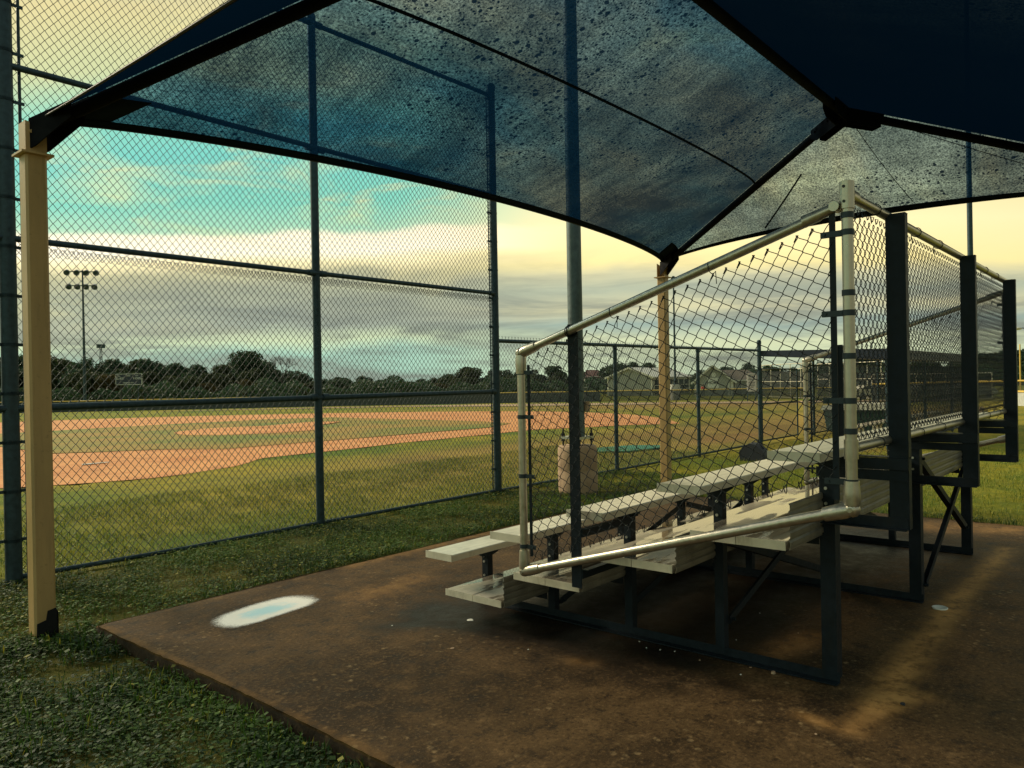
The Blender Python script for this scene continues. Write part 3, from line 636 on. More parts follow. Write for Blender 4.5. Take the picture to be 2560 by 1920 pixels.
for (cx, cy, cz), bx, par_z in ((C1, 1, -.12), (C2, -1, -.08), (C3, -1, -.08), (C4, 1, -.08)):
    b = MB(); h_ = .066; ch = .014; z1_ = cz-.24
    ring = [(h_-ch, -h_), (h_, -h_+ch), (h_, h_-ch), (h_-ch, h_), (-h_+ch, h_), (-h_, h_-ch), (-h_, -h_+ch), (-h_+ch, -h_)]
    b.prism([(cx+p, cy+q, par_z) for p, q in reversed(ring)][::-1], (0, 0, z1_-par_z))
    po = b.build('post', M['tan_paint'], sh)
    b = MB(); b.box(cx-.098, cx+.098, cy-.098, cy+.098, z1_, z1_+.014); o = b.build('base_plate', M['tan_paint'], po); o.name = 'cap_plate'; o.matrix_parent_inverse = Matrix()
    # open bracket that takes the beam foot
    sx_, sy_ = (1 if bx > 0 else -1), (-1 if cy > 0 else 1); b = MB()
    b.prism([(cx-.064, cy+.064, z1_+.014), (cx+.064, cy+.064, z1_+.014), (cx+.064, cy+.064, z1_+.19), (cx-.064, cy+.064, z1_+.22)], (0, -.008, 0))
    b.prism([(cx-.064, cy-.064, z1_+.014), (cx+.064, cy-.064, z1_+.014), (cx+.064, cy-.064, z1_+.19), (cx-.064, cy-.064, z1_+.22)], (0, .008, 0))
    b.box(cx-.064 if bx > 0 else cx+.056, cx-.056 if bx > 0 else cx+.064, cy-.055, cy+.055, z1_+.015, z1_+.22)
    b.tube([(cx-.03*bx, cy-.078, z1_+.15), (cx-.03*bx, cy+.078, z1_+.15)], .012, 8)
    o = b.build('bracket', M['tan_paint'], po); o.matrix_parent_inverse = Matrix()
    b = MB(); c_ = np.array([cx, cy, cz]); Ap = (A1 if bx > 0 else A2); d_ = (Ap-c_)/np.linalg.norm(Ap-c_); side = np.cross(d_, (0, 0, 1)); side /= np.linalg.norm(side)
    s0 = c_+dn+d_*.03
    for sg in (-1, 1):
        o_ = s0+side*sg*.056
        b.prism([tuple(o_+np.array((0, 0, .05))), tuple(o_+d_*.34+np.array((0, 0, .05))), tuple(o_+d_*.34-np.array((0, 0, .06))), tuple(o_+d_*.05-np.array((0, 0, .15))), tuple(o_-np.array((0, 0, .15)))], tuple(side*sg*.008))
    b.tube([tuple(s0+d_*.2-side*.075), tuple(s0+d_*.2+side*.075)], .012, 8)
    o = b.build('beam_shoe', M['canopy_beam'], po); o.matrix_parent_inverse = Matrix()
    if par_z < -.1:
        b = MB()
        b.prism([(cx-.02, cy-.072, -.12), (cx+.075, cy-.072, -.12), (cx+.075, cy-.072, .10), (cx+.06, cy-.072, .13), (cx+.01, cy-.072, .12), (cx-.0, cy-.072, .06), (cx-.055, cy-.072, .045), (cx-.06, cy-.072, -.12)], (0, .004, 0))
        b.prism([(cx+.068, cy-.072, -.12), (cx+.068, cy+.03, -.12), (cx+.068, cy+.03, .03), (cx+.068, cy-.02, .07), (cx+.068, cy-.072, .10)], (.006, 0, 0))
        o = b.build('rubber_guard', M['rubber'], po); o.matrix_parent_inverse = Matrix()

# ------------------------------------------------------------------ bleachers
bl = thing('bleachers', 'five-row aluminium bleachers with chain-link guard rails, standing on the brown pavement', 'bleachers', (5.93, 2.5, 0))
BX0, BX1 = 3.64, 8.22; FX = (4.106, 5.932, 7.758)
bY = [3.80, 3.19, 2.576, 1.964, 1.351]; bZ = [.435, .637, .838, 1.038, 1.240]
def board(b, x0, x1, y0, y1, zt, th=.043, ribs=True):
    r_ = .004
    sec = [(y0, zt-th), (y0, zt-r_), (y0+r_, zt), (y1-r_, zt), (y1, zt-r_), (y1, zt-th), (y1-.006, zt-th), (y1-.006, zt-.008), (y0+.006, zt-.008), (y0+.006, zt-th)]
    n = len(sec); vs = [(x0, a, c) for a, c in sec]+[(x1, a, c) for a, c in sec]
    b.add(vs, [(i, (i+1) % n, n+(i+1) % n, n+i) for i in range(n)])
def endcap(b, x, y0, y1, zt, th, sgn): b.box(x-.004 if sgn < 0 else x, x if sgn < 0 else x+.004, y0-.001, y1+.001, zt-th-.001, zt+.003)
for k in range(5):
    b = MB(); y, z = bY[k], bZ[k]; board(b, BX0, BX1, y-.125, y+.125, z)
    st = b.build('seat', M['seat'], bl)
    for sgn, x in ((-1, BX0), (1, BX1)):
        b = MB(); endcap(b, x, y-.125, y+.125, z, .043, sgn); b.build('end_cap', M['alu'], st)
    b = MB(); b.box(BX0+.002, BX1-.002, y-.1285, y-.1255, z-.042, z-.004); b.box(BX0+.002, BX1-.002, y+.1255, y+.1285, z-.042, z-.004); b.build('board_edge', M['alu'], st)
for k in range(4):
    y1 = 3.735-.6125*k; z = .200+.2015*k
    for a, c in ((y1-.248, y1), (y1-.502, y1-.254)):
        b = MB(); board(b, BX0, BX1, a, c, z, .040); pk = b.build('footboard', M['plank'], bl)
        for sgn, x in ((-1, BX0), (1, BX1)):
            b = MB(); endcap(b, x, a, c, z, .040, sgn); b.build('end_cap', M['alu'], pk)
    # corrugated riser
    h = .195 if k < 3 else .225; yb = y1-.512; zs = np.linspace(0, h, 31); prof = []
    for q in zs: prof.append((yb-.006-.007*(1 if (q/h*5) % 1 > .28 else .0), z-.038+q))
    n = len(prof); vs = []
    for x in (BX0, BX1):
        for (a, c) in prof: vs.append((x, a, c))
        for (a, c) in prof: vs.append((x, a-.0025, c))
    N2 = 2*n; fs = [(i, i+1, N2+i+1, N2+i) for i in range(n-1)]+[(n+i, N2+n+i, N2+n+i+1, n+i+1) for i in range(n-1)]+[(i, n+i, n+i+1, i+1) for i in range(n-1)]+[(0, N2, N2+n, n), (n-1, n+n-1, N2+n+n-1, N2+n-1)]
    b = MB(); b.add(vs, fs); b.build('riser', M['corr'], bl)
def angle(b, x, y, z0, z1, w, sx=1, sy=1, th=.006):
    b.box(min(x, x+sx*th), max(x, x+sx*th), min(y, y+sy*w), max(y, y+sy*w), z0, z1); b.box(min(x, x+sx*w)+(th if sx > 0 else 0), max(x, x+sx*w)-(0 if sx > 0 else th), min(y, y+sy*th), max(y, y+sy*th), z0, z1)
for fx in FX:
    fr = None
    # base runner first : the frame the legs belong to
    b = MB(); b.box(fx-.052, fx, 1.300, 3.875, .002, .008); b.box(fx, fx+.006, 1.300, 3.875, .002, .054)
    for k in range(4):
        y1 = 3.735-.6125*k; z = .200+.2015*k; b.box(fx+.008, fx+.014, y1-.50, y1+.055, z-.094, z-.043); b.box(fx+.014, fx+.054, y1-.50, y1+.055, z-.049, z-.043)
    fr = b.build('frame', M['dark'], bl)
    for k in range(5):
        w_ = .078 if k == 4 else .055; b = MB(); y = bY[k]
        angle(b, fx-.001, y-w_/2, .010, bZ[k]-.046, w_, 1, 1, .006)
        lg = b.build('leg', M['dark'], fr)
        b = MB(); z = bZ[k]-.046
        b.prism([(fx-.010, y-.115, z), (fx-.010, y+.115, z), (fx-.010, y+.085, z-.035), (fx-.010, y+.03, z-.062), (fx-.010, y-.03, z-.062), (fx-.010, y-.095, z-.02)], (-.006, 0, 0))
        b.box(fx-.016, fx+.055, y-.115, y+.115, z-.004, z-.0005)
        b.box(fx+.058, fx+.13, y-.01, y+.05, z-.006, z-.001); b.prism([(fx+.06, y-.02, z), (fx+.16, y-.02, z), (fx+.12, y-.02, z-.045), (fx+.06, y-.02, z-.06)], (0, .006, 0))
        b.build('seat_bracket', M['dark'], fr)
        for dz in ((.10, .18, .26) if k > 0 else (.06, .10, .20, .24)):
            if bZ[k]-dz > .1: b = MB(); b.tube([(fx-.001, y+.004, bZ[k]-.046-dz), (fx-.009, y+.004, bZ[k]-.046-dz)], .0085, 8); b.build('bolt', M['bolt'], lg)
# cross braces
for p, q in (((6.00, 1.318, 1.00), (7.60, 1.318, .27)), ((7.50, 1.300, .80), (6.02, 1.300, .11)), ((4.16, 1.925, .20), (5.90, 1.925, .72)), ((4.16, 1.940, .66), (5.88, 1.940, .14)), ((4.16, 3.15, .10), (5.90, 3.15, .52)),
             ((5.98, 3.15, .52), (7.72, 3.15, .10)), ((5.98, 1.93, .70), (7.72, 1.93, .18)), ((4.16, 2.60, .16), (5.88, 2.60, .60))):
    b = MB(); b.beam(p, q, .005, .044); b.beam(tuple(np.array(p)+(0, .022, -.02)), tuple(np.array(q)+(0, .022, -.02)), .040, .005)
    for e, s_ in ((p, 1), (q, -1)): b.tube([(e[0]+.03*s_, e[1]-.02, e[2]), (e[0]+.03*s_, e[1]+.01, e[2])], .010, 8)
    b.build('cross_brace', M['dark'], bl)
# rear guard uprights on arms
for fx in FX:
    b = MB(); b.box(fx-.004, fx+.003, .955, 1.045, .838, 2.395); b.box(fx+.003, fx+.048, .955, .961, .838, 2.395); b.box(fx-.004, fx+.048, .954, 1.046, 2.395, 2.399)
    up = b.build('guard_upright', M['dark'], bl)
    b = MB(); b.box(fx-.012, fx-.005, .960, 1.40, .836, .894); b.box(fx-.012, fx-.005, .960, 1.40, 1.076, 1.127); b.box(fx-.05, fx-.013, .960, 1.40, .836, .842)
    b.prism([(fx-.013, .955, 1.188), (fx-.013, 1.41, 1.188), (fx-.013, 1.43, 1.17), (fx-.013, 1.30, 1.128), (fx-.013, .955, 1.132)], (-.006, 0, 0)); b.box(fx-.013, fx+.05, .955, 1.41, 1.189, 1.194)
    b.build('support_arm', M['dark'], up)
# tube guard rails
def elbow(b, p, a, c, r):                              # two sleeves meeting in a rounded knuckle
    p = np.array(p, float); b.sphere(tuple(p), r*1.42, 12)
    for d_ in (a, c):
        d_ = np.array(d_, float); d_ /= np.linalg.norm(d_); b.tube([tuple(p), tuple(p+d_*.035), tuple(p+d_*.075), tuple(p+d_*.125)], r*1.22, 14, True, [r*1.15, r*1.45, r*1.40, r*1.27])
    s_ = np.array((1, 0, 0.)); b.tube([tuple(p-s_*r*1.5), tuple(p+s_*r*1.5)], .011, 10)
for gx, sg in ((3.52, -1), (8.30, 1)):
    TR = .0235; yf, yb = 2.934, 1.05; zfb, zft, zbb, zbt = .463, 1.773, 1.013, 2.36
    b = MB(); b.tube([(gx, yf, zfb+.05), (gx, yf, zft-.05)], TR, 16); gr = b.build('guard_post', M['tube'], bl)
    b = MB(); b.tube([(gx, yb, zbb+.05), (gx, yb, 2.44)], TR*1.05, 16); gp2 = b.build('guard_post', M['tube'], bl)
    up_d = (0, yb-yf, zbt-zft); lo_d = (0, yb-yf, zbb-zfb)
    b = MB(); b.tube([(gx, yf, zft), (gx, yb+.12, zft+(zbt-zft)*(yf-yb-.12)/(yf-yb))], TR, 16); b.build('guard_rail', M['tube'], bl)
    b = MB(); b.tube([(gx, yf, zfb), (gx, yb, zbb)], TR*1.05, 16); b.build('guard_rail', M['tube'], bl)
    b = MB(); elbow(b, (gx, yf, zft), up_d, (0, 0, -1), TR); b.build('elbow_fitting', M['tube'], gr)
    b = MB(); elbow(b, (gx, yf, zfb), lo_d, (0, 0, 1), TR); b.build('elbow_fitting', M['tube'], gr)
    b = MB(); elbow(b, (gx, yb, zbb), (0, yf-yb, zfb-zbb), (0, 0, 1), TR*1.08); b.build('elbow_fitting', M['tube'], gp2)
    b = MB()
    b.tube([(gx, yb, 1.235), (gx, yb, 1.320)], TR*1.28, 16); b.tube([(gx-sg*.02, yb, 1.28), (gx-sg*.075, yb, 1.28)], TR*.8, 12); b.build('sleeve_fitting', M['tube'], gp2)
    b = MB(); b.tube([(gx, yb, 2.335), (gx, yb, 2.455)], TR*1.32, 16)
    dv = np.array((0, yb-yf, zbt-zft)); dv = dv/np.linalg.norm(dv); e_ = np.array((gx, yb, zbt+.005))
    b.tube([tuple(e_-dv*.035), tuple(e_-dv*.20)], TR*1.3, 14, True, [TR*.9, TR*1.25]); b.tube([tuple(e_-dv*.05+np.array((-.032, 0, 0))), tuple(e_-dv*.05+np.array((.032, 0, 0)))], TR*.95, 14)
    b.tube([(gx-sg*.02, yb, 2.40), (gx-sg*.10, yb, 2.40)], TR*1.25, 14)
    b.build('corner_fitting', M['tube'], gp2)
    b = MB()
    for z in (2.43, 2.365): b.tube([(gx+.028*sg, yb+.004, z), (gx+.0335*sg, yb+.004, z)], .007, 8)
    b.build('set_screw', M['black'], gp2)
    # tension bars and clamp bands
    b = MB(); b.box(gx-.004, gx+.004, 1.102, 1.128, 1.05, 2.325); b.build('tension_bar', M['dark'], bl)
    b = MB(); b.box(gx-.003, gx+.003, 2.868, 2.886, .56, 1.70); b.build('tension_bar', M['dark'], bl)
    for z, arm in ((2.307, 0), (2.232, 1), (1.966, 0), (1.878, 1), (1.688, 0), (1.491, 1), (1.357, 0), (1.132, 1)):
        b = MB()
        b.tube([(gx, yb, z-.013), (gx, yb, z+.013)], TR*1.05+.0035, 16)
        if arm: b.box(gx-.0075, gx-.0045, yb+.02, yb+.115, z-.013, z+.013); b.box(gx+.0045, gx+.0075, yb+.02, yb+.115, z-.013, z+.013); b.tube([(gx-.014, yb+.098, z), (gx+.014, yb+.098, z)], .006, 8)
        b.build('clamp_band', M['band'], gp2)
    for z in (1.655, 1.39, 1.036, .615):
        b = MB()
        b.tube([(gx, yf, z-.012), (gx, yf, z+.012)], TR+.0035, 16); b.box(gx-.0075, gx-.0035, yf-.095, yf-.02, z-.012, z+.012); b.tube([(gx-.014, yf-.075, z), (gx+.012, yf-.075, z)], .006, 8); b.build('clamp_band', M['band'], gr)
    # middle upright with its arms to the first frame
    ux = gx+.03*(-sg) ; b = MB(); b.box(ux-.003, ux+.003, 2.535, 2.605, .415, 1.925); b.box(min(ux, ux-sg*.045), max(ux, ux-sg*.045), 2.600, 2.606, .415, 1.925); mu = b.build('guard_upright', M['dark'], bl)
    fx = FX[0] if sg < 0 else FX[2]; b = MB()
    for z in (.50, .735): b.box(min(ux, fx), max(ux, fx), 2.527, 2.533, z-.028, z+.026); b.box(min(ux, fx), max(ux, fx), 2.495, 2.527, z+.020, z+.026)
    b.build('support_arm', M['dark'], mu)
    for z in (1.80,):
        for q in (0, .012): 
            b = MB(); yy = 2.57+q; zr = zft+(zbt-zft)*(yf-yy)/(yf-yb); b.tube([(gx+.03*cos(a), yy, zr+.03*sin(a)) for a in np.linspace(0, 2*pi, 15)], .003, 5); b.build('wire_tie', M['wire_guard'], bl)
    for yy in (2.30, 1.72):
        b = MB()
        zr = zft+(zbt-zft)*(yf-yy)/(yf-yb); b.tube([(gx+.027*cos(a), yy-.006*a, zr+.027*sin(a)-.006*(a > 3)) for a in np.linspace(-.5, 2*pi-.5, 15)]+[(gx, yy-.05, zr-.085)], .0022, 5); b.build('wire_tie', M['wire_guard'], bl)
    # woven panel, its roll direction follows the sloping rails
    ang = math.atan2(zbt-zft, yf-yb); U_ = np.array((0, -cos(ang), sin(ang))); V_ = np.array((0, sin(ang), cos(ang)))
    def ins(P):
        y, z = P[:, 1], P[:, 2]; zr = zft+(zbt-zft)*(yf-y)/(yf-yb); zl = .555+(2.79-y)*.352
        return (y > 1.108) & (y < 2.884) & (z < zr-.038) & (z > zl)
    o_ = np.array((gx, 2.95, .40))+(-V_*.35)
    V, Fc = chain(o_, U_, V_, 2.6, 2.1, .073, .073, .00215, ins, True, (1, 0, 0), .0058, 5)
    np_mesh('mesh_panel', V, Fc, M['wire_guard'], bl, smooth=True)
    # folded knuckles along the lower edge, pointed twists along the upper edge
    b = MB()
    s_ = 0.0
    for i in range(60):
        P0 = o_+U_*(i*.0365)
        yy = P0[1]
    b2 = MB()
    y = 2.80
    while y > 1.15:
        zl = .555+(2.79-y)*.352; b2.tube([(gx, y+.010, zl+.030), (gx+.004, y+.006, zl+.004), (gx, y-.002, zl-.006), (gx-.004, y-.008, zl+.006), (gx, y-.004, zl+.034)], .0024, 5); y -= .0693
    y = 2.80
    while y > 1.20:
        zr = zft+(zbt-zft)*(yf-y)/(yf-yb)-.050; b2.tube([(gx, y+.010, zr-.022), (gx, y-.004, zr+.006)], .0034, 5); b2.tube([(gx, y-.008, zr+.006), (gx, y+.002, zr+.008)], .0030, 5); y -= .0693
    b2.build('wire_ends', M['wire_guard'], bl)
b = MB(); b.tube([(3.56, 1.05, 2.400), (8.28, 1.05, 2.405)], .0225, 14); b.build('guard_rail', M['tube'], bl)
b = MB(); b.tube([(3.58, 1.05, 1.280), (8.28, 1.05, 1.268)], .0215, 14); b.build('guard_rail', M['tube'], bl)
V, Fc = chain((3.60, 1.072, 1.315), (1, 0, 0), (0, 0, 1), 4.64, 1.04, .073, .073, .00215, None, True, (0, 1, 0), .0075, 5)
np_mesh('mesh_panel', V, Fc, M['wire_guard'], bl, smooth=True)
b = MB()
for x in np.arange(3.62, 8.2, .073): b.tube([(x-.012, 1.072, 2.345), (x-.010, 1.076, 2.372), (x+.010, 1.068, 2.372), (x, 1.072, 2.350)], .0026, 5, False); b.tube([(x-.012, 1.07, 1.325), (x-.008, 1.078, 1.300), (x+.010, 1.066, 1.302), (x+.004, 1.072, 1.33)], .0026, 5, False)
b.build('wire_ends', M['wire_guard'], bl)
for x in (3.95, 4.75, 5.3, 6.3, 6.9, 7.4, 8.0):
    for z0 in (2.402, 1.276): b = MB(); b.tube([(x+.01*sin(a*.5), 1.05+.026*cos(a), z0+.026*sin(a)) for a in np.linspace(0, 2*pi, 13)]+[(x+.03, 1.075, z0+(.05 if z0 < 2 else -.06))], .0024, 5); b.build('wire_tie', M['wire_guard'], bl)

# ------------------------------------------------------------------ small things on the pavement
def blobmesh(name, cx, cy, pts, z, h, m, dome=.3):
    b = MB(); n = len(pts); c0 = (cx, cy, z+h)
    vs = [(p[0], p[1], z) for p in pts]+[(cx+(p[0]-cx)*.8, cy+(p[1]-cy)*.8, z+h) for p in pts]+[c0]
    fs = [(i, (i+1) % n, n+(i+1) % n, n+i) for i in range(n)]+[(n+i, n+(i+1) % n, 2*n) for i in range(n)]; b.add(vs, fs); return b.build(name, m)
# sprayed paint patch : white with a pale blue middle, fading at the rim
m, t = mat('sprayed_paint'); 
sx = t.vmath('SUBTRACT', t.obj, (2.97, 4.86, 0)); rot = t.new('ShaderNodeVectorRotate', rotation_type='Z_AXIS'); t.setin(rot.inputs['Vector'], sx); rot.inputs['Angle'].default_value = radians(0)
px = t.new('ShaderNodeAttribute'); px.attribute_name = 'rad'; rad = px.outputs['Fac']
nz = t.noise(t.obj, 90, 4, .8); nz2 = t.noise(t.obj, 7, 4, .6)
rr = t.math('ADD', rad, t.math('MULTIPLY', t.math('SUBTRACT', nz, .5), .35)); rr = t.math('ADD', rr, t.math('MULTIPLY', t.math('SUBTRACT', nz2, .5), .18))
al = t.mapr(rr, 1.0, .72, 0, 1, True); blue = t.mapr(t.math('ADD', rad, t.math('MULTIPLY', t.math('SUBTRACT', nz2, .5), .8)), .60, .22, 0, 1, True)
t.setin(t.b.inputs['Base Color'], t.mix(blue, t.mix(t.mapr(nz, .55, .75, 0, .5), (.95, .94, .86), (.6, .52, .4)), (.55, .84, .90))); t.setin(t.b.inputs['Alpha'], al); t.b.inputs['Roughness'].default_value = .7
M['spray'] = m
def spray():
    cx, cy = 2.965, 4.875; ax = np.array((3.38-2.56, 4.79-4.88)); a_ = math.atan2(4.96-4.80, .82); 
    c1 = np.array((2.56, 4.84)); c2 = np.array((3.40, 4.90)); u_ = (c2-c1)/np.linalg.norm(c2-c1); v_ = np.array((-u_[1], u_[0])); Lh = np.linalg.norm(c2-c1)/2; c0 = (c1+c2)/2
    V = []; Rr = []; nr, na = 8, 48
    for i in range(nr+1):
        for j in range(na):
            th = 2*pi*j/na; r = i/nr; p = c0+u_*(cos(th)*r*Lh*1.05)+v_*(sin(th)*r*.255*(1+.18*cos(th*2)+.12*sin(th)))+v_*(.02*cos(th)*r); V.append((p[0], p[1], .0045)); Rr.append(r)
    Fc = [(i*na+j, i*na+(j+1) % na, (i+1)*na+(j+1) % na, (i+1)*na+j) for i in range(nr) for j in range(na)]
    V = np.array(V); o = np_mesh('paint_patch', V, np.array(Fc), M['spray']); at_ = o.data.attributes.new('rad', 'FLOAT', 'POINT'); at_.data.foreach_set('value', np.array(Rr, np.float32)); 
    tag(o, 'white sprayed paint patch with a pale blue middle on the pavement', 'paint mark')
spray()
b = MB(); n = 28
vs = []; 
for r_, z in ((.046, .001), (.050, .011), (.044, .014), (.038, .008), (0.0001, .007)):
    for j in range(n): vs.append((5.83+r_*cos(2*pi*j/n), 1.18+r_*sin(2*pi*j/n), z))
b.add(vs, [(i*n+j, i*n+(j+1) % n, (i+1)*n+(j+1) % n, (i+1)*n+j) for i in range(4) for j in range(n)], True)
tag(b.build('cup_lid', M['sign_white']), 'white plastic cup lid lying on the pavement behind the bleachers', 'lid')
def chip(name, x, y, r, m, label, cat, h=.004, group=None, el_=1.0):
    pts = [(x+r*el_*cos(a)*random.uniform(.7, 1.15), y+r*sin(a)*random.uniform(.6, 1.1)) for a in np.linspace(0, 2*pi, 9)[:-1]]
    return tag(blobmesh(name, x, y, pts, .003, h, m), label, cat, group)
chip('paper_scrap', 3.70, 3.57, .030, M['sign_white'], 'small pale paper scrap on the dark stain below the lowest footboard', 'scrap', .003)
chip('dead_leaf', 3.24, 3.28, .016, M['pedestal'], 'single tan leaf lying on open pavement left of the bleacher stain', 'leaf', .002)
chip('pebble', 4.02, 1.62, .014, M['pedestal'], 'largest tan pebble resting on the base runner of the nearest frame', 'pebble', .012)
chip('dark_leaf', 4.02, .98, .014, M['bag'], 'dark curled leaf on the tan streak of the pavement', 'leaf', .008)
for i, (x, y, r) in enumerate([(3.96, 2.02, .006), (4.0, 2.2, .005), (3.97, 2.28, .006), (4.03, 1.75, .008), (4.02, 2.45, .005), (3.95, 2.36, .005), (4.75, 1.75, .005), (5.0, 2.1, .005), (4.4, 2.0, .004), (3.45, 1.2, .006), (3.9, 1.75, .006), (3.5, 2.9, .005), (2.45, 5.1, .012), (3.3, 3.9, .006)]):
    chip('grit_chip', x, y, r, M['sign_white'] if i % 3 else M['pedestal'], 'tiny pale chip of grit scattered on the pavement', 'grit', .003, 'pale grit on the pavement')

# ------------------------------------------------------------------ light poles
lp = thing('light_pole', 'big round grey light pole bolted to a squat concrete footing, behind the bleacher corner', 'light pole', (8.98, 6.42, 0))
px_, py_ = 8.98, 6.45
b = MB(); b.tube([(px_, py_, .80), (px_, py_, 14)], .12, 20, True, [.112, .085]); b.build('pole', M['pole'], lp)
b = MB(); n = 32; prof = [(.272, -.1), (.283, .05), (.285, .3), (.279, .31), (.284, .33), (.283, .62), (.27, .66), (.262, .668), (.0001, .67)]
vs = [(px_+r*(1+.012*sin(j*2.1+z*9))*cos(2*pi*j/n), py_+r*(1+.012*sin(j*1.3))*sin(2*pi*j/n), z) for r, z in prof for j in range(n)]
b.add(vs, [(i*n+j, i*n+(j+1) % n, (i+1)*n+(j+1) % n, (i+1)*n+j) for i in range(len(prof)-1) for j in range(n)], True); b.build('concrete_footing', M['pedestal'], lp)
b = MB(); b.box(px_-.17, px_+.17, py_-.17, py_+.17, .765, .80); b.build('base_plate', M['bolt'], lp)
for a in (45, 135, 225, 315):
    x, y = px_+.205*cos(radians(a)), py_+.205*sin(radians(a)); b = MB(); b.tube([(x, y, .66), (x, y, .91)], .013, 8); b.tube([(x, y, .735), (x, y, .765)], .028, 6); b.tube([(x, y, .80), (x, y, .845)], .028, 6); b.build('anchor_bolt', M['black'], lp)
b = MB(); b.box(px_+.06, px_+.12, py_-.145, py_-.09, 1.15, 1.30); b.build('junction_box', M['pedestal'], lp)
def fixtures(par, x, y, z, rows, dirx, diry, cnt=4, s=1.0):
    for r in range(rows):
        zz = z-r*1.9*s; w_ = 3.4*s if r == 0 else 3.0*s; b = MB(); b.beam((x-dirx*w_/2, y-diry*w_/2, zz), (x+dirx*w_/2, y+diry*w_/2, zz), .12*s, .12*s); b.build('crossarm', M['galv'], par)
        for k in range(cnt):
            f = (k/(cnt-1)-.5)*w_*1.05; cx_, cy_ = x+dirx*f, y+diry*f; b = MB(); nx, ny = diry, -dirx
            b.tube([(cx_-nx*.1*s, cy_-ny*.1*s, zz+.05*s), (cx_+nx*.25*s, cy_+ny*.25*s, zz-.05*s), (cx_+nx*.62*s, cy_+ny*.62*s, zz-.28*s)], .2, 10, True, [.14*s, .30*s, .40*s]); b.build('floodlight', M['galv'], par)
x, y = at(212, 140); g0 = float(gz(x, y))
l2 = thing('light_pole', 'tall slim floodlight pole with two rows of lamps beyond the outfield, left', 'light pole', (x, y, g0))
b = MB(); b.tube([(x, y, g0), (x, y, g0+24.5)], .3, 10, True, [.30, .13]); b.build('pole', M['galv'], l2)
b = MB(); b.box(x-.9, x+.9, y-.9, y+.9, g0, g0+.6); b.build('concrete_footing', M['wall_conc'], l2)
fixtures(l2, x, y, g0+24.2, 2, .82, -.57, 4, 1.35)
x, y = at(254, 300); l3 = thing('light_mast', 'tiny distant lattice floodlight mast rising over the treeline', 'light mast', (x, y, -1))
b = MB()
for s_ in (-.5, .5): b.beam((x+s_*1.6, y, -1), (x+s_*.5, y, 19), .22, .22)
for z in range(0, 18, 3): b.beam((x-.8+z*.03, y, z), (x+.7-z*.03, y, z+3), .12, .12)
b.build('mast', M['galv'], l3); b = MB(); b.box(x-1.5, x+1.5, y-.4, y+.4, 17.8, 19.3); b.build('lamp_bank', M['galv'], l3)
x, y = at(1688, 92); g0 = float(gz(x, y)); l4 = thing('light_pole', 'thin dark light pole on a pale concrete block beside the HOME building', 'light pole', (x, y, g0))
b = MB(); b.tube([(x, y, g0+1.7), (x, y, g0+14.8)], .11, 10, True, [.14, .08]); b.build('pole', M['galv'], l4)
b = MB(); b.tube([(x, y, g0), (x, y, g0+1.9)], .6, 16); b.build('concrete_footing', M['wall_conc'], l4)
fixtures(l4, x, y, g0+14.8, 1, .45, -.89, 3, .7)
x, y = at(2431, 27); l5 = thing('light_pole', 'slender grey pole rising behind the rear guard mesh through the canopy cloth', 'light pole', (x, y, 0))
b = MB(); b.tube([(x, y, -.1), (x, y, 16)], .1, 12, True, [.10, .075]); b.build('pole', M['galv'], l5)
b = MB(); b.box(x-.3, x+.3, y-.3, y+.3, -.1, .4); b.build('concrete_footing', M['pedestal'], l5)
x, y = at(2600, 85); l6 = thing('street_lamp', 'cobra-head street lamp reaching in from the right edge', 'street lamp', (x, y, -1))
b = MB(); b.tube([(x, y, -1), (x, y, 6.2)], .1, 8); b.build('pole', M['galv'], l6)
xa, ya = at(2560, 85); xb, yb_ = at(2530, 85); b = MB(); b.tube([(x, y, 6.1), (xa, ya, 6.55), (xb, yb_, 6.5)], .05, 6); b.build('arm', M['galv'], l6)
b = MB(); b.sphere(at(2543, 85)+(6.5,), .55, 10, (1, 1, .32)); b.build('lamp_head', M['alu'], l6)
x, y = at(2551, 62); g0 = float(gz(x, y)); fp = MB(); fp.tube([(x, y, g0), (x, y, 3.9)], .05, 8); tag(fp.build('foul_pole', M['yellow']), 'thin yellow foul pole at the far right edge', 'foul pole')

# ------------------------------------------------------------------ outfield fence with yellow cap
def capfence(name, label, pts, h, m, every=3.0, capr=.055, group=None):
    th = thing(name, label, 'fence', (pts[0][0], pts[0][1], float(gz(*pts[0]))), group); P = []
    for (ax, ay), (bx, by) in zip(pts[:-1], pts[1:]):
        k = max(1, int(math.hypot(bx-ax, by-ay)/every)); P += [(ax+(bx-ax)*i/k, ay+(by-ay)*i/k) for i in range(k)]
    P.append(pts[-1]); b = MB(); b.tube([(x, y, float(gz(x, y))+h+.02*sin(i*1.7)) for i, (x, y) in enumerate(P)], capr, 8); b.build('cap', M['yellow'], th)
    b = MB()
    for (ax, ay), (bx, by) in zip(P[:-1], P[1:]):
        g0, g1 = float(gz(ax, ay)), float(gz(bx, by)); d_ = np.array((by-ay, ax-bx)); d_ = d_/np.linalg.norm(d_)*.02
        b.add([(ax-d_[0], ay-d_[1], g0), (bx-d_[0], by-d_[1], g1), (bx-d_[0], by-d_[1], g1+h), (ax-d_[0], ay-d_[1], g0+h), (ax+d_[0], ay+d_[1], g0), (bx+d_[0], by+d_[1], g1), (bx+d_[0], by+d_[1], g1+h), (ax+d_[0], ay+d_[1], g0+h)],
              [(0, 1, 2, 3), (7, 6, 5, 4), (3, 2, 6, 7)])
    b.build('mesh_panel', m, th)
    b = MB()
    for x, y in P[::2]: b.tube([(x, y, float(gz(x, y))), (x, y, float(gz(x, y))+h)], .035, 6)
    b.build('posts', M['galv'], th); return th
m, t = mat('open_fence_mesh'); M['fmesh'] = m
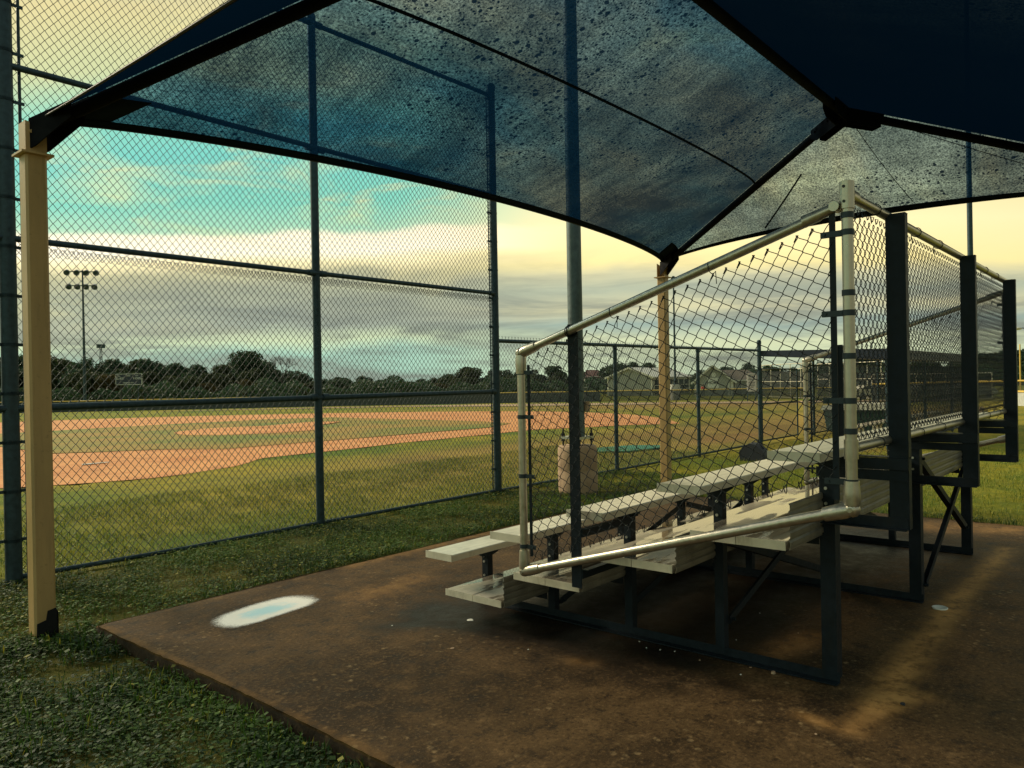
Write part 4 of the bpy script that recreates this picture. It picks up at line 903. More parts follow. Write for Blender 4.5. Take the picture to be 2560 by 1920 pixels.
tr = t.new('ShaderNodeBsdfTransparent'); mx = t.new('ShaderNodeMixShader'); mx.inputs[0].default_value = .40; t.b.inputs['Base Color'].default_value = (.03, .035, .03, 1); t.b.inputs['Roughness'].default_value = .8
t.link(tr.outputs[0], mx.inputs[1]); t.link(t.b.outputs[0], mx.inputs[2]); t.link(mx.outputs[0], t.out.inputs[0])
capfence('outfield_fence', 'long low outfield fence with a yellow cap in front of the treeline', [at(u, F) for u, F in ((-300, 86), (0, 88), (400, 90), (800, 93), (1240, 93), (1500, 92))], 1.25, M['windscreen'])
capfence('outfield_fence', 'low yellow-capped fence section in front of the barn and HOME building', [at(u, F) for u, F in ((1502, 92), (1750, 90), (2000, 88), (2200, 86))], 1.25, M['fmesh'])
capfence('side_fence', 'low yellow-capped fence seen through the rear guard mesh, far right', [at(u, F) for u, F in ((2180, 52), (2330, 50), (2520, 47), (2700, 44))], 1.25, M['fmesh'], 3, .06)
# pale block wall at the far right edge
xw = [at(u, F) for u, F in ((2532, 38), (2600, 36), (2760, 33))]
wl = thing('block_wall', 'low pale concrete wall with a tan cap at the far right edge', 'wall', (xw[0][0], xw[0][1], -.1)); b = MB(); b2 = MB()
for (a, c), (d_, e) in zip(xw[:-1], xw[1:]): b.beam((a, c, .25), (d_, e, .25), .2, .78); b2.beam((a, c, .68), (d_, e, .68), .3, .075)
b.build('wall', M['wall_conc'], wl); b2.build('cap', M['yellow'], wl)

# ------------------------------------------------------------------ scoreboard
def text(s_, size, loc, ux, up_, m, parent, name='lettering', bold=0.0):
    cu = bpy.data.curves.new('t', 'FONT'); cu.body = s_; cu.size = size; cu.align_x = 'CENTER'; cu.align_y = 'CENTER'; cu.extrude = .01; cu.offset = bold
    ob = bpy.data.objects.new('t', cu); C.objects.link(ob); dg_ = bpy.context.evaluated_depsgraph_get(); me = bpy.data.meshes.new_from_object(ob.evaluated_get(dg_)); bpy.data.objects.remove(ob)
    ux = Vector(ux).normalized(); up_ = Vector(up_).normalized(); nz_ = ux.cross(up_); Mx = Matrix(((ux[0], up_[0], nz_[0], loc[0]), (ux[1], up_[1], nz_[1], loc[1]), (ux[2], up_[2], nz_[2], loc[2]), (0, 0, 0, 1)))
    me.transform(Mx); me.materials.clear(); me.materials.append(m); o = bpy.data.objects.new(name, me); C.objects.link(o); o.parent = parent
    o.matrix_parent_inverse = Matrix.Translation(parent.location).inverted() if parent.type == 'EMPTY' else Matrix(); return o
UX = np.array((sin(YAW), -cos(YAW), 0)); NV = np.array((-cos(YAW), -sin(YAW), 0))      # a board square to the field
FS = 130; sc = FS/F_PX
x, y = at(323.5, FS); g0 = float(gz(x, y)); sb = thing('scoreboard', 'dark scoreboard on two posts beyond the outfield fence, BALL STRIKE OUT in pale letters', 'scoreboard', (x, y, g0))
zt_, zb_ = 1.6+(972-935)*sc, 1.6+(972-961.5)*sc; hw = 32.5*sc; c0 = np.array((x, y, (zt_+zb_)/2)); hh = (zt_-zb_)/2
b = MB(); b.beam(tuple(c0-UX*hw), tuple(c0+UX*hw), .3, 2*hh); b.build('board', M['navy'], sb)
b = MB()
for s_ in (-1, 1): b.beam(tuple(c0-UX*(hw+.05)+np.array((0, 0, s_*hh))+NV*.12), tuple(c0+UX*(hw+.05)+np.array((0, 0, s_*hh))+NV*.12), .07, .07); b.beam(tuple(c0+UX*s_*hw+np.array((0, 0, -hh))+NV*.12), tuple(c0+UX*s_*hw+np.array((0, 0, hh))+NV*.12), .07, .07, tuple(NV))
b.build('frame', M['letter'], sb)
for q in (-.66, .66):
    p = c0+UX*hw*q-NV*.1; b = MB(); b.tube([(p[0], p[1], g0), (p[0], p[1], zb_)], .10, 8); b.build('leg', M['galv'] if q > 0 else M['black'], sb)
fr_ = c0+NV*.17
for s_, px_t, py_t, sz in (('BALL', -25, 8.5, .26), ('STRIKE', -2, 8.5, .26), ('OUT', 20, 8.5, .26), ('GUEST', -21, 1.8, .46), ('HOME', 21, 1.8, .46), ('DIAMOND 1', 0, -9, .32)):
    text(s_, sz*1.05, tuple(fr_+UX*px_t*sc+np.array((0, 0, py_t*sc))), tuple(UX), (0, 0, 1), M['letter'], sb, bold=.0)

# ------------------------------------------------------------------ buildings behind the right outfield
def gable(name, label, p0, ux, L, D, eave, ridge, mw, mr, doors=(), ov=.35, ridge_off=.5):
    """gable front along ux from p0, length D away from the viewer"""
    g0 = p0[2]; ux = np.array(ux, float); ux /= np.linalg.norm(ux); dy = np.array((-ux[1], ux[0], 0))
    th = thing(name, label, 'building', tuple(p0)); P = lambda a, d_, z: tuple(np.array(p0)+ux*a+dy*d_+np.array((0, 0, z)))
    b = MB(); r_ = L*ridge_off
    b.add([P(0, 0, 0), P(L, 0, 0), P(L, 0, eave), P(r_, 0, ridge), P(0, 0, eave), P(0, D, 0), P(L, D, 0), P(L, D, eave), P(r_, D, ridge), P(0, D, eave)], [(0, 1, 2, 3, 4), (9, 8, 7, 6, 5), (1, 6, 7, 2), (5, 0, 4, 9)]); b.build('wall', mw, th)
    b = MB()
    for a0, z0, a1, z1 in ((-ov, eave-ov*(ridge-eave)/r_, r_, ridge), (L+ov, eave-ov*(ridge-eave)/(L-r_), r_, ridge)):
        b.prism([P(a0, -ov, z0), P(a1, -ov, z1), P(a1, D+ov, z1), P(a0, D+ov, z0)], (0, 0, .14))
    b.build('roof', mr, th)
    b = MB()
    for a0, z0 in ((-ov, eave-ov*(ridge-eave)/r_), (L+ov, eave-ov*(ridge-eave)/(L-r_))): b.beam(P(a0, -ov-.06, z0+.02), P(r_, -ov-.06, ridge+.02), .08, .26)
    for a in (.08, L-.08): b.beam(P(a, -.06, 0), P(a, -.06, eave), .22, .1, tuple(dy))
    b.build('trim', M['trim'], th); return th, P, g0
FB = 122; sB = FB/F_PX
x, y = at(1519, FB); bn, P, g0 = gable('barn', 'long grey ribbed barn with a pale metal roof left of the HOME building', (x, y, -.98), UX+.55*NV, 7.4, 21, 2.95, 4.4, M['grey_wall'], M['roof_pale'])
b = MB(); uxb = UX+.55*NV; uxb = uxb/np.linalg.norm(uxb); dyb = np.array((-uxb[1], uxb[0], 0))
for a in np.arange(.2, 7.3, .3): b.beam(P(a, -.02, 0), P(a, -.02, 2.9), .05, .03, tuple(dyb))
b.build('wall_ribs', M['grey_wall'], bn)
b = MB()
for i in range(6): b.prism([P(7.42, .8+i*3.3, .2), P(7.42, 3.6+i*3.3, .2), P(7.42, 3.6+i*3.3, 2.5), P(7.42, .8+i*3.3, 2.5)], tuple(uxb*.04))
b.build('side_openings', M['glass_dark'], bn)
b = MB()
for z in (.9, 1.6, 2.6): b.beam(P(7.52, .2, z), P(7.52, 20.6, z), .06, .07)
for d_ in np.arange(.5, 21, 3.3): b.beam(P(7.52, d_, 0), P(7.52, d_, 2.8), .12, .1, tuple(uxb))
b.build('side_rails', M['trim'], bn)
FH = 112; sH = FH/F_PX
x, y = at(1737, FH); hb, P, g0 = gable('score_building', 'grey gabled block building with a white HOME sign on its front', (x, y, -.98), UX+.30*NV, 92*sH, 12, 2.2, 4.35, M['grey_wall'], M['roof_dark'], ov=.5, ridge_off=.47)
Lh = 92*sH; uxh = (UX+.30*NV); uxh = uxh/np.linalg.norm(uxh)
def plate(par, a0, a1, z0, z1, d_, m, nm): b = MB(); b.prism([P(a0, d_, z0), P(a1, d_, z0), P(a1, d_, z1), P(a0, d_, z1)], tuple(np.array((-uxh[1], uxh[0], 0))*-.05)); return b.build(nm, m, par)
a_c = 44*sH; sg_ = plate(hb, a_c-13*sH, a_c+13*sH, 1.15, 2.62, -.05, M['sign_white'], 'sign_panel')
text('HOME', .56, tuple(np.array(P(a_c, -.13, 1.9))), tuple(uxh), (0, 0, 1), M['letter_dark'], sg_, bold=.012)
b = MB(); c_ = np.array(P(a_c+.1, -.05, 3.05)); b.tube([tuple(c_), tuple(c_+NV*.08)], .34, 16); b.build('round_vent', M['sign_white'], hb)
wd = plate(hb, a_c-11*sH, a_c+11*sH, .62, .98, -.05, M['trim'], 'window_frame'); plate(wd, a_c-8*sH, a_c+8*sH, .68, .92, -.12, M['glass_dark'], 'window_pane')
dr = plate(hb, 80*sH, 84*sH, 0, 2.0, -.05, M['trim'], 'door'); plate(hb, 86*sH, 90*sH, 0, 2.0, -.05, M['trim'], 'door')
# low wing
x2, y2 = at(1832, FH+3); wg = thing('low_wing', 'flat-roofed grey wing to the right of the HOME building', 'building', (x2, y2, -.98)); b = MB(); o_ = np.array((x2, y2, -.98))
b.prism([tuple(o_), tuple(o_+UX*4.6), tuple(o_+UX*4.6-NV*8), tuple(o_-NV*8)], (0, 0, 2.1)); b.build('wall', M['grey_wall'], wg)
b = MB(); o2 = o_+np.array((0, 0, 2.1))+NV*.4-UX*.2; b.prism([tuple(o2), tuple(o2+UX*5), tuple(o2+UX*5-NV*9+np.array((0, 0, 1.6))), tuple(o2-NV*9+np.array((0, 0, 1.6)))], (0, 0, .15)); b.build('roof', M['roof_dark'], wg)
b = MB(); b.beam(tuple(o2+NV*.05+np.array((0, 0, .06))), tuple(o2+UX*5+NV*.05+np.array((0, 0, .06))), .08, .22); 
for a in (.3, 1.3, 3.2): b.beam(tuple(o_+UX*a+NV*.1), tuple(o_+UX*a+NV*.1+np.array((0, 0, 2.1))), .16, .1, (0, 1, 0))
b.build('trim', M['trim'], wg)
# red-roofed house
x, y = at(1462, 165); hs, P, g0 = gable('house', 'small dark house with a red roof half hidden by trees left of the barn', (x, y, -1), UX, 4.6, 7, 3.2, 3.3, M['grey_wall'], M['red_roof'])
b = MB(); o_ = np.array((x, y, 2.1)); b.prism([tuple(o_+NV*.5), tuple(o_+UX*4.2+NV*.5), tuple(o_+UX*3.2-NV*3+np.array((0, 0, 1.6))), tuple(o_+UX*.5-NV*3+np.array((0, 0, 1.6)))], (0, 0, .2)); b.build('roof_slope', M['red_roof'], hs)
b = MB(); b.prism([tuple(np.array(P(2.4, -.06, 1.1))), tuple(np.array(P(3.1, -.06, 1.1))), tuple(np.array(P(3.1, -.06, 1.8))), tuple(np.array(P(2.4, -.06, 1.8)))], tuple(NV*.05)); b.build('window', M['trim'], hs)
# rules board
FR = 78; sR = FR/F_PX; x, y = at(1879, FR); g0 = float(gz(x, y)); rb = thing('notice_board', 'tall pale notice board with rows of dark text right of the HOME building', 'sign', (x, y, g0)); c0 = np.array((x, y, 1.6-(955-945)*sR)); 
zt_, zb_ = 1.6+(944-934)*sR, 1.6+(944-979)*sR
b = MB(); b.beam(tuple(np.array((x, y, (zt_+zb_)/2))-UX*11.5*sR), tuple(np.array((x, y, (zt_+zb_)/2))+UX*11.5*sR), .08, zt_-zb_); b.build('panel', M['sign_white'], rb)
for q in (-10, 10): b = MB(); p = np.array((x, y, 0))+UX*q*sR-NV*.08; b.tube([(p[0], p[1], g0), (p[0], p[1], zt_+.2)], .05, 6); b.build('post', M['galv'], rb)
b = MB()
for i in range(9):
    z = zt_-.16-i*.155; w_ = (.26, .34, .3, .36, .2, .33, .28, .3, .18)[i]; c_ = np.array((x, y, z))+NV*.05; b.beam(tuple(c_-UX*w_), tuple(c_+UX*w_), .02, .055)
b.build('text_rows', M['letter_dark'], rb)
'''
'''
# far chain-link backstop of the next field with wind screens, right of the notice board
def farfence(label, u0, u1, F0, F1, h, rails, screen, every, group=None):
    a = at(u0, F0); c = at(u1, F1); g0 = float(gz(*a)); th = thing('far_fence', label, 'fence', (a[0], a[1], g0), group)
    P_ = [np.array((a[0]+(c[0]-a[0])*q, a[1]+(c[1]-a[1])*q, 0)) for q in np.linspace(0, 1, every)]
    b = MB()
    for p in P_: b.tube([(p[0], p[1], float(gz(p[0], p[1]))), (p[0], p[1], g0+h)], .045, 6)
    b.build('posts', M['alu'], th); b = MB()
    for z in rails: b.tube([(a[0], a[1], g0+z), (c[0], c[1], g0+z)], .04, 6)
    b.build('rails', M['alu'], th)
    if screen:
        b = MB(); b.add([(a[0], a[1], g0+screen[0]), (c[0], c[1], g0+screen[0]), (c[0], c[1], g0+screen[1]), (a[0], a[1], g0+screen[1])], [(0, 1, 2, 3)]); o = b.build('windscreen', M['fmesh'] if screen[2] else M['windscreen'], th); md = o.modifiers.new('t', 'SOLIDIFY'); md.thickness = .02
    return th
farfence('far grey chain-link backstop of the next field, left of the dugout post', 1905, 2030, 98, 86, 4.1, (.1, 2.0, 3.5, 4.1), (.2, 3.2, 1), 6)
farfence('far grey chain-link fence seen under the dugout roof', 2045, 2240, 90, 78, 4.0, (.1, 2.2, 4.0), (.2, 2.9, 1), 7)
farfence('low far fence with pale rails seen through the rear guard mesh', 2180, 2480, 64, 62, 2.2, (.1, 1.1, 2.2), (.1, 2.1, 1), 9)

# things seen through the rear guard
x, y = 23.0, 6.6
gb = thing('equipment_box', 'dark green equipment box with a pale domed lid, seen through the rear guard mesh', 'box', (x, y, 0))
b = MB(); b.prism([(x-.1, y-.9, .0), (x-.1, y+.9, .0), (x-.1, y+1.0, .62), (x-.1, y-1.0, .62)], (1.0, 0, 0)); b.build('body', M['green_box'], gb)
b = MB(); b.prism([(x-.16, y-1.06, .621), (x-.16, y+1.06, .621), (x-.16, y+1.0, .74), (x-.16, y+.5, .80), (x-.16, y-.5, .80), (x-.16, y-1.0, .74)], (1.12, 0, 0)); b.build('lid', M['pale_lid'], gb)
x, y = 14.3, 6.05
bg_ = thing('gear_bag', 'black gear bag slumped on the grass beyond the fourth bench', 'bag', (x, y, 0))
b = MB(); b.prism([(x-.18, y-.26, -.02), (x-.18, y+.22, -.02), (x-.18, y+.25, .15), (x-.18, y+.18, .25), (x-.18, y+.04, .33), (x-.18, y-.08, .31), (x-.18, y-.22, .20), (x-.18, y-.28, .10)], (.36, .04, 0)); b.build('body', M['bag'], bg_)
b = MB(); b.tube([(x, y-.18, .22), (x-.05, y-.05, .40), (x, y+.12, .28)], .012, 6); b.build('strap', M['bag'], bg_)
# green turf mat in foul ground
pts = [(14.1, 9.6), (14.55, 9.05), (15.7, 8.9), (16.2, 9.15), (15.9, 9.8), (14.7, 10.2)]
b = MB(); b.prism([(p[0], p[1], -.01) for p in pts], (0, 0, .03)); tag(b.build('turf_mat', M['green_turf']), 'bright green practice turf mat on the grass behind the fence', 'mat')

def car(u, F, label, col, s=1.0):
    x, y = at(u, F); g0 = float(gz(x, y)); th = thing('parked_car', label, 'car', (x, y, g0), 'parked cars at the far right')
    Q = lambda a, d_, z: tuple(np.array((x, y, g0))+UX*a-NV*d_+np.array((0, 0, z)))
    prof = [(-2.2, .35), (2.2, .35), (2.25, .75), (2.0, .95), (1.1, 1.02), (.6, 1.45), (-1.0, 1.48), (-1.7, 1.05), (-2.2, .95)]
    b = MB(); b.prism([Q(a, 0, z) for a, z in prof], tuple(-NV*1.75)); b.build('body', col, th)
    b = MB(); b.prism([Q(a, -.01, z) for a, z in ((-1.45, 1.06), (.95, 1.04), (.52, 1.38), (-.95, 1.40))], tuple(NV*.02)); b.build('window', M['glass_dark'], th)
    for a in (-1.4, 1.4): b = MB(); b.tube([Q(a, -.03, .34), Q(a, .2, .34)], .34, 14); b.build('wheel', M['black'], th)
car(2440, 78, 'white parked car nearer the street lamp, seen through the guard mesh', M['sign_white']); car(2330, 84, 'pale parked car seen through the middle of the rear guard mesh', M['pale_lid']); car(2190, 80, 'silver parked car seen just right of the silver corner post', M['alu'])

# ------------------------------------------------------------------ person in red behind the outfield fence
def person():
    x, y = at(1758, 104); g0 = float(gz(x, y)); th = thing('person', 'person in a red top and dark trousers standing by the HOME building', 'person', (x, y, g0))
    J = {'pel': (0, 0, .92), 'sp': (0, .02, 1.12), 'ch': (0, .0, 1.34), 'nk': (0, -.01, 1.50), 'hd': (0, -.03, 1.62), 'ht': (0, -.02, 1.74),
         'hl': (.09, 0, .88), 'kl': (.10, -.03, .48), 'al': (.11, .02, .08), 'tl': (.12, -.12, .03), 'hr': (-.09, 0, .88), 'kr': (-.11, -.06, .48), 'ar': (-.12, .04, .08), 'tr': (-.13, -.10, .03),
         'sl': (.19, 0, 1.42), 'el': (.24, .0, 1.14), 'wl': (.20, -.16, .95), 'fl': (.19, -.22, .90), 'sr': (-.19, 0, 1.42), 'er': (-.25, .02, 1.14), 'wr': (-.24, -.10, .92), 'fr': (-.24, -.14, .84)}
    R_ = dict(pel=.14, sp=.125, ch=.15, nk=.055, hd=.095, ht=.07, hl=.085, kl=.058, al=.04, tl=.04, hr=.085, kr=.058, ar=.04, tr=.04, sl=.055, el=.042, wl=.03, fl=.028, sr=.055, er=.042, wr=.03, fr=.028)
    E_ = [('pel', 'sp'), ('sp', 'ch'), ('ch', 'nk'), ('nk', 'hd'), ('hd', 'ht'), ('pel', 'hl'), ('hl', 'kl'), ('kl', 'al'), ('al', 'tl'), ('pel', 'hr'), ('hr', 'kr'), ('kr', 'ar'), ('ar', 'tr'), ('ch', 'sl'), ('sl', 'el'), ('el', 'wl'), ('wl', 'fl'), ('ch', 'sr'), ('sr', 'er'), ('er', 'wr'), ('wr', 'fr')]
    K = list(J); Rm = Matrix.Rotation(YAW-pi/2, 3, 'Z')
    def skin(name, keys, grow, m):
        me = bpy.data.meshes.new(name); ks = [k for k in K if k in keys]; ed = [(ks.index(a), ks.index(c)) for a, c in E_ if a in keys and c in keys]
        me.from_pydata([tuple(Rm@Vector(J[k])+Vector((x, y, g0))) for k in ks], ed, []); o = bpy.data.objects.new(name, me); C.objects.link(o); o.parent = th; o.matrix_parent_inverse = Matrix.Translation(th.location).inverted()
        md = o.modifiers.new('s', 'SKIN'); md.use_smooth_shade = True
        for i, k in enumerate(ks): me.skin_vertices[0].data[i].radius = (R_[k]+grow, R_[k]*.85+grow); me.skin_vertices[0].data[i].use_root = (i == 0)
        sd_ = o.modifiers.new('d', 'SUBSURF'); sd_.levels = 1; sd_.render_levels = 1; me.materials.append(m); return o
    skin('body', K, 0, M['skin']); skin('shirt', ['pel', 'sp', 'ch', 'sl', 'el', 'sr', 'er'], .022, M['red_shirt']); skin('trousers', ['pel', 'hl', 'kl', 'al', 'hr', 'kr', 'ar'], .018, M['dark_cloth'])
    b = MB(); p = Rm@Vector((0, -.01, 1.70))+Vector((x, y, g0)); b.sphere(tuple(p), .105, 10, (1, 1, .75)); b.build('hair', M['black'], th)
person()

# ------------------------------------------------------------------ trees
def crown_mesh(name, lobes, n, leaf, seed):
    r = np.random.default_rng(seed); Vv = []; T = []; tot = sum(l[3]**2 for l in lobes)
    for cx, cy, cz, R_, fl in lobes:
        k = int(n*R_**2/tot); d = r.normal(size=(k, 3)); d /= np.linalg.norm(d, axis=1)[:, None]
        cl = r.normal(size=(14, 3)); cl /= np.linalg.norm(cl, axis=1)[:, None]            # clumps
        w = np.max(d@cl.T, axis=1); rad = R_*(.66+.40*np.clip((w-.55)/.45, 0, 1))*r.uniform(.35, 1.06, k)**.6
        P_ = d*rad[:, None]*np.array((1, 1, fl))+np.array((cx, cy, cz)); Vv.append(P_); T.append(np.full(k, r.uniform(.1, .9)))
    P_ = np.vstack(Vv); tn = np.concatenate(T); k = len(P_)
    a = r.normal(size=(k, 3)); a /= np.linalg.norm(a, axis=1)[:, None]; b_ = np.cross(a, r.normal(size=(k, 3))); b_ /= np.linalg.norm(b_, axis=1)[:, None]
    s = leaf*r.uniform(.5, 1.3, k)[:, None]
    V = np.stack([P_-a*s, P_+b_*s*.6, P_+a*s, P_-b_*s*.6], 1).reshape(-1, 3); Fc = np.arange(4*k).reshape(-1, 4)
    tone = np.stack([np.clip(np.repeat(tn, 4)+np.repeat(r.normal(0, .22, k), 4), 0, 1), np.repeat(r.uniform(0, 1, k), 4)], 1)
    return V, Fc, tone
PROT = []
for q in range(7):
    r = np.random.default_rng(100+q); W_ = r.uniform(3.0, 4.6); H_ = r.uniform(6.5, 9.5); L = []
    for i in range(int(r.integers(7, 12))):
        a = r.uniform(0, 2*pi); d_ = r.uniform(0, W_*.75); z = r.uniform(.30, .80)*H_+.06*H_*(1-d_/W_); L.append((d_*cos(a), d_*sin(a), z, r.uniform(1.4, 2.4), r.uniform(.65, .95)))
    L.append((0, 0, H_*.86, 1.4, .8))
    for i in range(5): a = r.uniform(0, 2*pi); L.append((W_*.6*cos(a), W_*.6*sin(a), r.uniform(.12, .3)*H_, 1.7, .8))
    PROT.append((crown_mesh('crown', L, 9000, .25, q), L, H_))
def tree(x, y, s, q, mname, label, group, sz=1.0, rot=0.0):
    g0 = float(gz(x, y)); th = thing('tree', label, 'tree', (x, y, g0), group); (V, Fc, tone), L, H_ = PROT[q]
    key = (q, mname)
    if key not in CR:
        o = np_mesh('crown', V, Fc, M[mname], None, tone); me = o.data; bpy.data.objects.remove(o)
        b = MB(); b.tube([(0, 0, -.3), (.1, 0, H_*.3), (0, .1, H_*.6)], .3, 7, True, [.30, .2, .1])
        for cx, cy, cz, R_, fl in L[:7]: b.tube([(0, 0, cz*.35), (cx*.5, cy*.5, cz*.7), (cx, cy, cz)], .1, 5, False, [.14, .09, .03])
        o2 = b.build('trunk', M['bark']); me2 = o2.data; bpy.data.objects.remove(o2); CR[key] = (me, me2)
    for nm, me in zip(('crown', 'trunk'), CR[key]):
        o = bpy.data.objects.new(nm, me); C.objects.link(o); o.parent = th; o.scale = (s, s, s*sz); o.rotation_euler = (0, 0, rot)
CR = {}
r = np.random.default_rng(5)
GD, GM, GR = 'dark oaks in the far treeline', 'mixed green trees in the far treeline', 'rust-tinted trees in the far treeline'
LB = {'leaf_dark': ('dark bushy oak in the far treeline behind the field', GD), 'leaf_mid': ('olive green tree in the far treeline behind the field', GM), 'leaf_rust': ('low rust-brown tree at the foot of the far treeline', GR)}
# height profile of the treeline : (column, top row)
prof = [(-150, 880), (0, 880), (130, 885), (190, 886), (250, 898), (300, 890), (400, 897), (470, 915), (560, 900), (640, 896), (700, 918), (800, 930), (900, 935), (980, 948), (1060, 948), (1120, 925), (1200, 918), (1290, 922), (1330, 915), (1400, 912), (1450, 925), (1500, 915), (1540, 905), (1620, 905), (1680, 918), (1750, 922), (1800, 912), (1850, 903), (1900, 915), (1990, 905), (2100, 890), (2200, 885), (2320, 895), (2450, 880), (2560, 865), (2760, 850)]
pu, pv = zip(*prof)
def hrow(u): return 977.8-u*.01828
u = -140
while u < 2740:
    for layer, (F_, k_) in enumerate(((190, 1.0), (172, .74))):
        uu = u+r.uniform(-14, 14)+(22 if layer else 0); v = np.interp(uu, pu, pv)+r.uniform(-5, 7); x, y = at(uu, F_+r.uniform(-6, 6)); top = (1.6+(hrow(uu)-v)*F_/F_PX-float(gz(x, y)))*k_
        q = int(r.integers(0, 7)); s = top/(PROT[q][2]+1.1); mn = 'leaf_dark' if r.random() < (.75 if layer == 0 else .3) else 'leaf_mid'
        tree(x, y, s*1.05 if s > .7 else .7, q, mn, *LB[mn], 1.0 if s > .7 else s/.7, r.uniform(0, 6.28))
    u += 36
for uu, v in ((225, 925), (245, 935), (280, 928), (450, 942), (480, 930), (1010, 962), (1050, 960), (930, 958), (620, 945), (350, 950), (520, 950), (870, 962), (1100, 955), (760, 955)):
    x, y = at(uu, 158); top = 1.6+(hrow(uu)-v)*158/F_PX+1; q = int(r.integers(0, 7)); s = top/(PROT[q][2]+1); tree(x, y, max(s, .45), q, 'leaf_rust' if uu % 3 else 'leaf_mid', *(LB['leaf_rust'] if uu % 3 else LB['leaf_mid']), min(1, s/max(s, .45)), r.uniform(0, 6))
x, y = at(636, 176); tree(x, y, 1.42, 2, 'leaf_dark', 'tallest dark oak standing above the treeline behind the left posts', None, (1.6+(966-862)*176/F_PX+1)/(PROT[2][2]+1.2)/1.42)
x, y = at(1165, 176); tree(x, y, 1.05, 4, 'leaf_mid', 'airy rounded tree rising above the treeline left of the second tall post', None, (1.6+(956-905)*176/F_PX+1)/(PROT[4][2]+1.2)/1.05)
x, y = at(1545, 140); tree(x, y, .9, 1, 'leaf_dark', 'dark tree directly behind the left end of the barn', None, .8)
# bare branching tree beside the tall oak
x, y = at(705, 168); g0 = -1; bt = MB()
def branch(p, d_, L_, r_, k_):
    q = p+d_*L_; bt.tube([tuple(p), tuple(q)], r_, 4, False, [r_, r_*.6])
    if k_ > 0:
        for _ in range(3):
            nd = d_+RNG.normal(0, .42, 3)*np.array((1, 1, .7)); nd[2] = abs(nd[2])*.8+.12; nd /= np.linalg.norm(nd); branch(q, nd, L_*.68, r_*.6, k_-1)
branch(np.array((x, y, g0)), np.array((0, 0, 1.)), 3.4, .2, 5); tag(bt.build('bare_tree', M['bark']), 'bare leafless tree beside the tallest oak in the treeline', 'tree')

# hedge-like undergrowth closing the foot of the treeline
def undergrowth():
    r = np.random.default_rng(9); k = 52000; uu = r.uniform(-200, 2760, k); Fd = r.uniform(150, 166, k); l = (uu-1280)/F_PX*Fd
    X = Fd*cos(YAW)+l*sin(YAW); Y = Fd*sin(YAW)-l*cos(YAW); h = 2.9+.9*np.sin(uu*.021)+.6*np.sin(uu*.077+1); Z = -1+h*r.uniform(0, 1, k)**.8
    P_ = np.stack([X, Y, Z], 1); a = r.normal(size=(k, 3)); a /= np.linalg.norm(a, axis=1)[:, None]; b_ = np.cross(a, r.normal(size=(k, 3))); b_ /= np.linalg.norm(b_, axis=1)[:, None]; s = r.uniform(.15, .38, k)[:, None]
    V = np.stack([P_-a*s, P_+b_*s*.6, P_+a*s, P_-b_*s*.6], 1).reshape(-1, 3); tone = np.stack([np.repeat(r.uniform(0, 1, k), 4), np.repeat(r.uniform(0, 1, k), 4)], 1)
    o = np_mesh('undergrowth', V, np.arange(4*k).reshape(-1, 4), M['leaf_dark'], None, tone); tag(o, 'dark scrub filling the foot of the far treeline', 'scrub', None, 'stuff')
undergrowth()

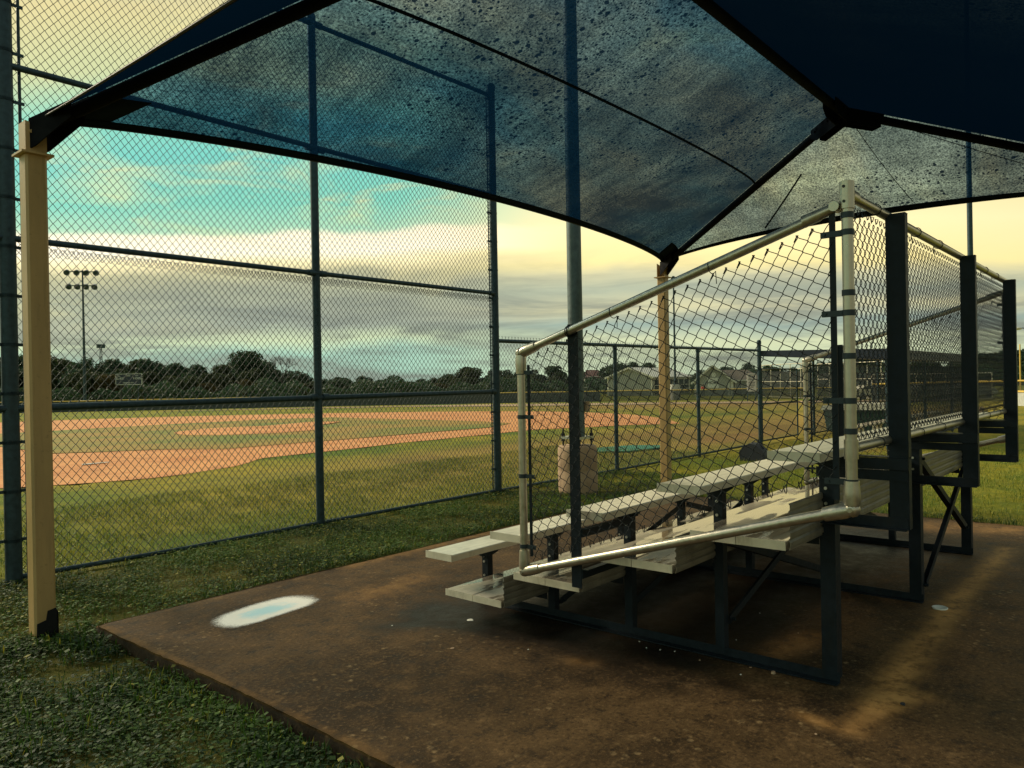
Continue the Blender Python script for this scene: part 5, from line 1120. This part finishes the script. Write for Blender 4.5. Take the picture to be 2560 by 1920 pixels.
# ------------------------------------------------------------------ grass
def grass():
    r = np.random.default_rng(3); PV = []; PT = []; 
    def region(n, x0, x1, y0, y1, keep, leafy, sc, gold=0.0):
        x = r.uniform(x0, x1, n); y = r.uniform(y0, y1, n)
        k = keep(x, y); x, y = x[k], y[k]
        cl = np.sin(x*3.1+1.3*np.sin(y*2.3))*np.sin(y*3.7+x*1.1)+.7*np.sin(x*9.1+y*7.3)*np.sin(y*11-x*4); kk = r.uniform(-1.2, 1, len(x)) < cl*1.25+.40; x, y = x[kk], y[kk]
        bare = .9*np.exp(-(((x-1.79)/.22)**2+((y-4.88)/.14)**2))+.8*np.exp(-(((x-1.76)/.16)**2+((y-3.45)/.2)**2)); kk = r.uniform(0, 1, len(x)) > bare; x, y = x[kk], y[kk]
        n = len(x); z = gz(x, y); lf = r.uniform(0, 1, n) < leafy; th = r.uniform(0, 2*pi, n); cs, sn = np.cos(th), np.sin(th)
        hgt = np.where(lf, r.uniform(.008, .055, n), r.uniform(.018, .065, n))*sc; wd = np.where(lf, r.uniform(.006, .015, n), r.uniform(.0015, .003, n))*sc
        ln = np.where(lf, r.uniform(.008, .019, n), r.uniform(.006, .045, n))*sc; tl = np.where(lf, r.uniform(-.35, .35, n), 0)
        p0 = np.stack([x-cs*ln*.5*lf, y-sn*ln*.5*lf, np.where(lf, z+hgt, z-.004)], 1); p2 = np.stack([x+cs*ln, y+sn*ln, z+hgt+tl*ln], 1)
        mid = (p0+p2)/2+np.stack([np.zeros(n), np.zeros(n), np.where(lf, .001, hgt*.25)], 1); sd_ = np.stack([-sn*wd, cs*wd, np.where(lf, r.uniform(-.4, .4, n)*wd, 0)], 1)
        V = np.stack([p0, mid+sd_, p2, mid-sd_], 1).reshape(-1, 3); PV.append(V)
        t0 = np.clip(.45+.3*np.sin(x*2.1)*np.sin(y*2.9)+r.normal(0, .25, n), 0, 1); PT.append(np.repeat(np.stack([np.clip(t0+gold*.4, 0, 1), np.where(r.uniform(0, 1, n) < gold, r.uniform(.85, 1, n), r.uniform(0, .80 if gold < 0 else .95, n))], 1), 4, 0))
    out = lambda x, y: ~((x > 2.09) & (y < 5.57) & (x < 9.5))
    region(150000, -1.2, 2.14, 1.4, 5.8, lambda x, y: out(x, y) & (x*.76+y*.65 > 2.6), .68, 1.0, -.7)
    region(150000, -.5, 11.5, 5.55, 7.5, out, .55, 1.0)
    region(90000, 0, 15, 7.3, 11.5, lambda x, y: x*.76+y*.65 > 4, .15, 1.25, .45)
    region(90000, 9.45, 19, -1.5, 7.0, out, .12, 1.1, .6)
    region(9000, 9.3, 9.62, -1.5, 5.6, lambda x, y: x > 9.45, .2, 1.2)
    region(2600, 1.75, 2.12, 1.6, 5.9, out, .15, 1.5)
    region(1500, .9, 2.1, 3.9, 5.7, out, .12, 1.6)
    region(1500, 2.0, 9.4, 5.57, 5.72, out, .4, 1.6)
    V = np.vstack(PV); T = np.vstack(PT); o = np_mesh('grass', V, np.arange(len(V)).reshape(-1, 4), M['grass'], None, T); tag(o, 'clover and grass growing round the pavement and field fence', 'grass', None, 'stuff')
grass()

# ------------------------------------------------------------------ render
SC.cycles.max_bounces = 6; SC.cycles.transparent_max_bounces = 16
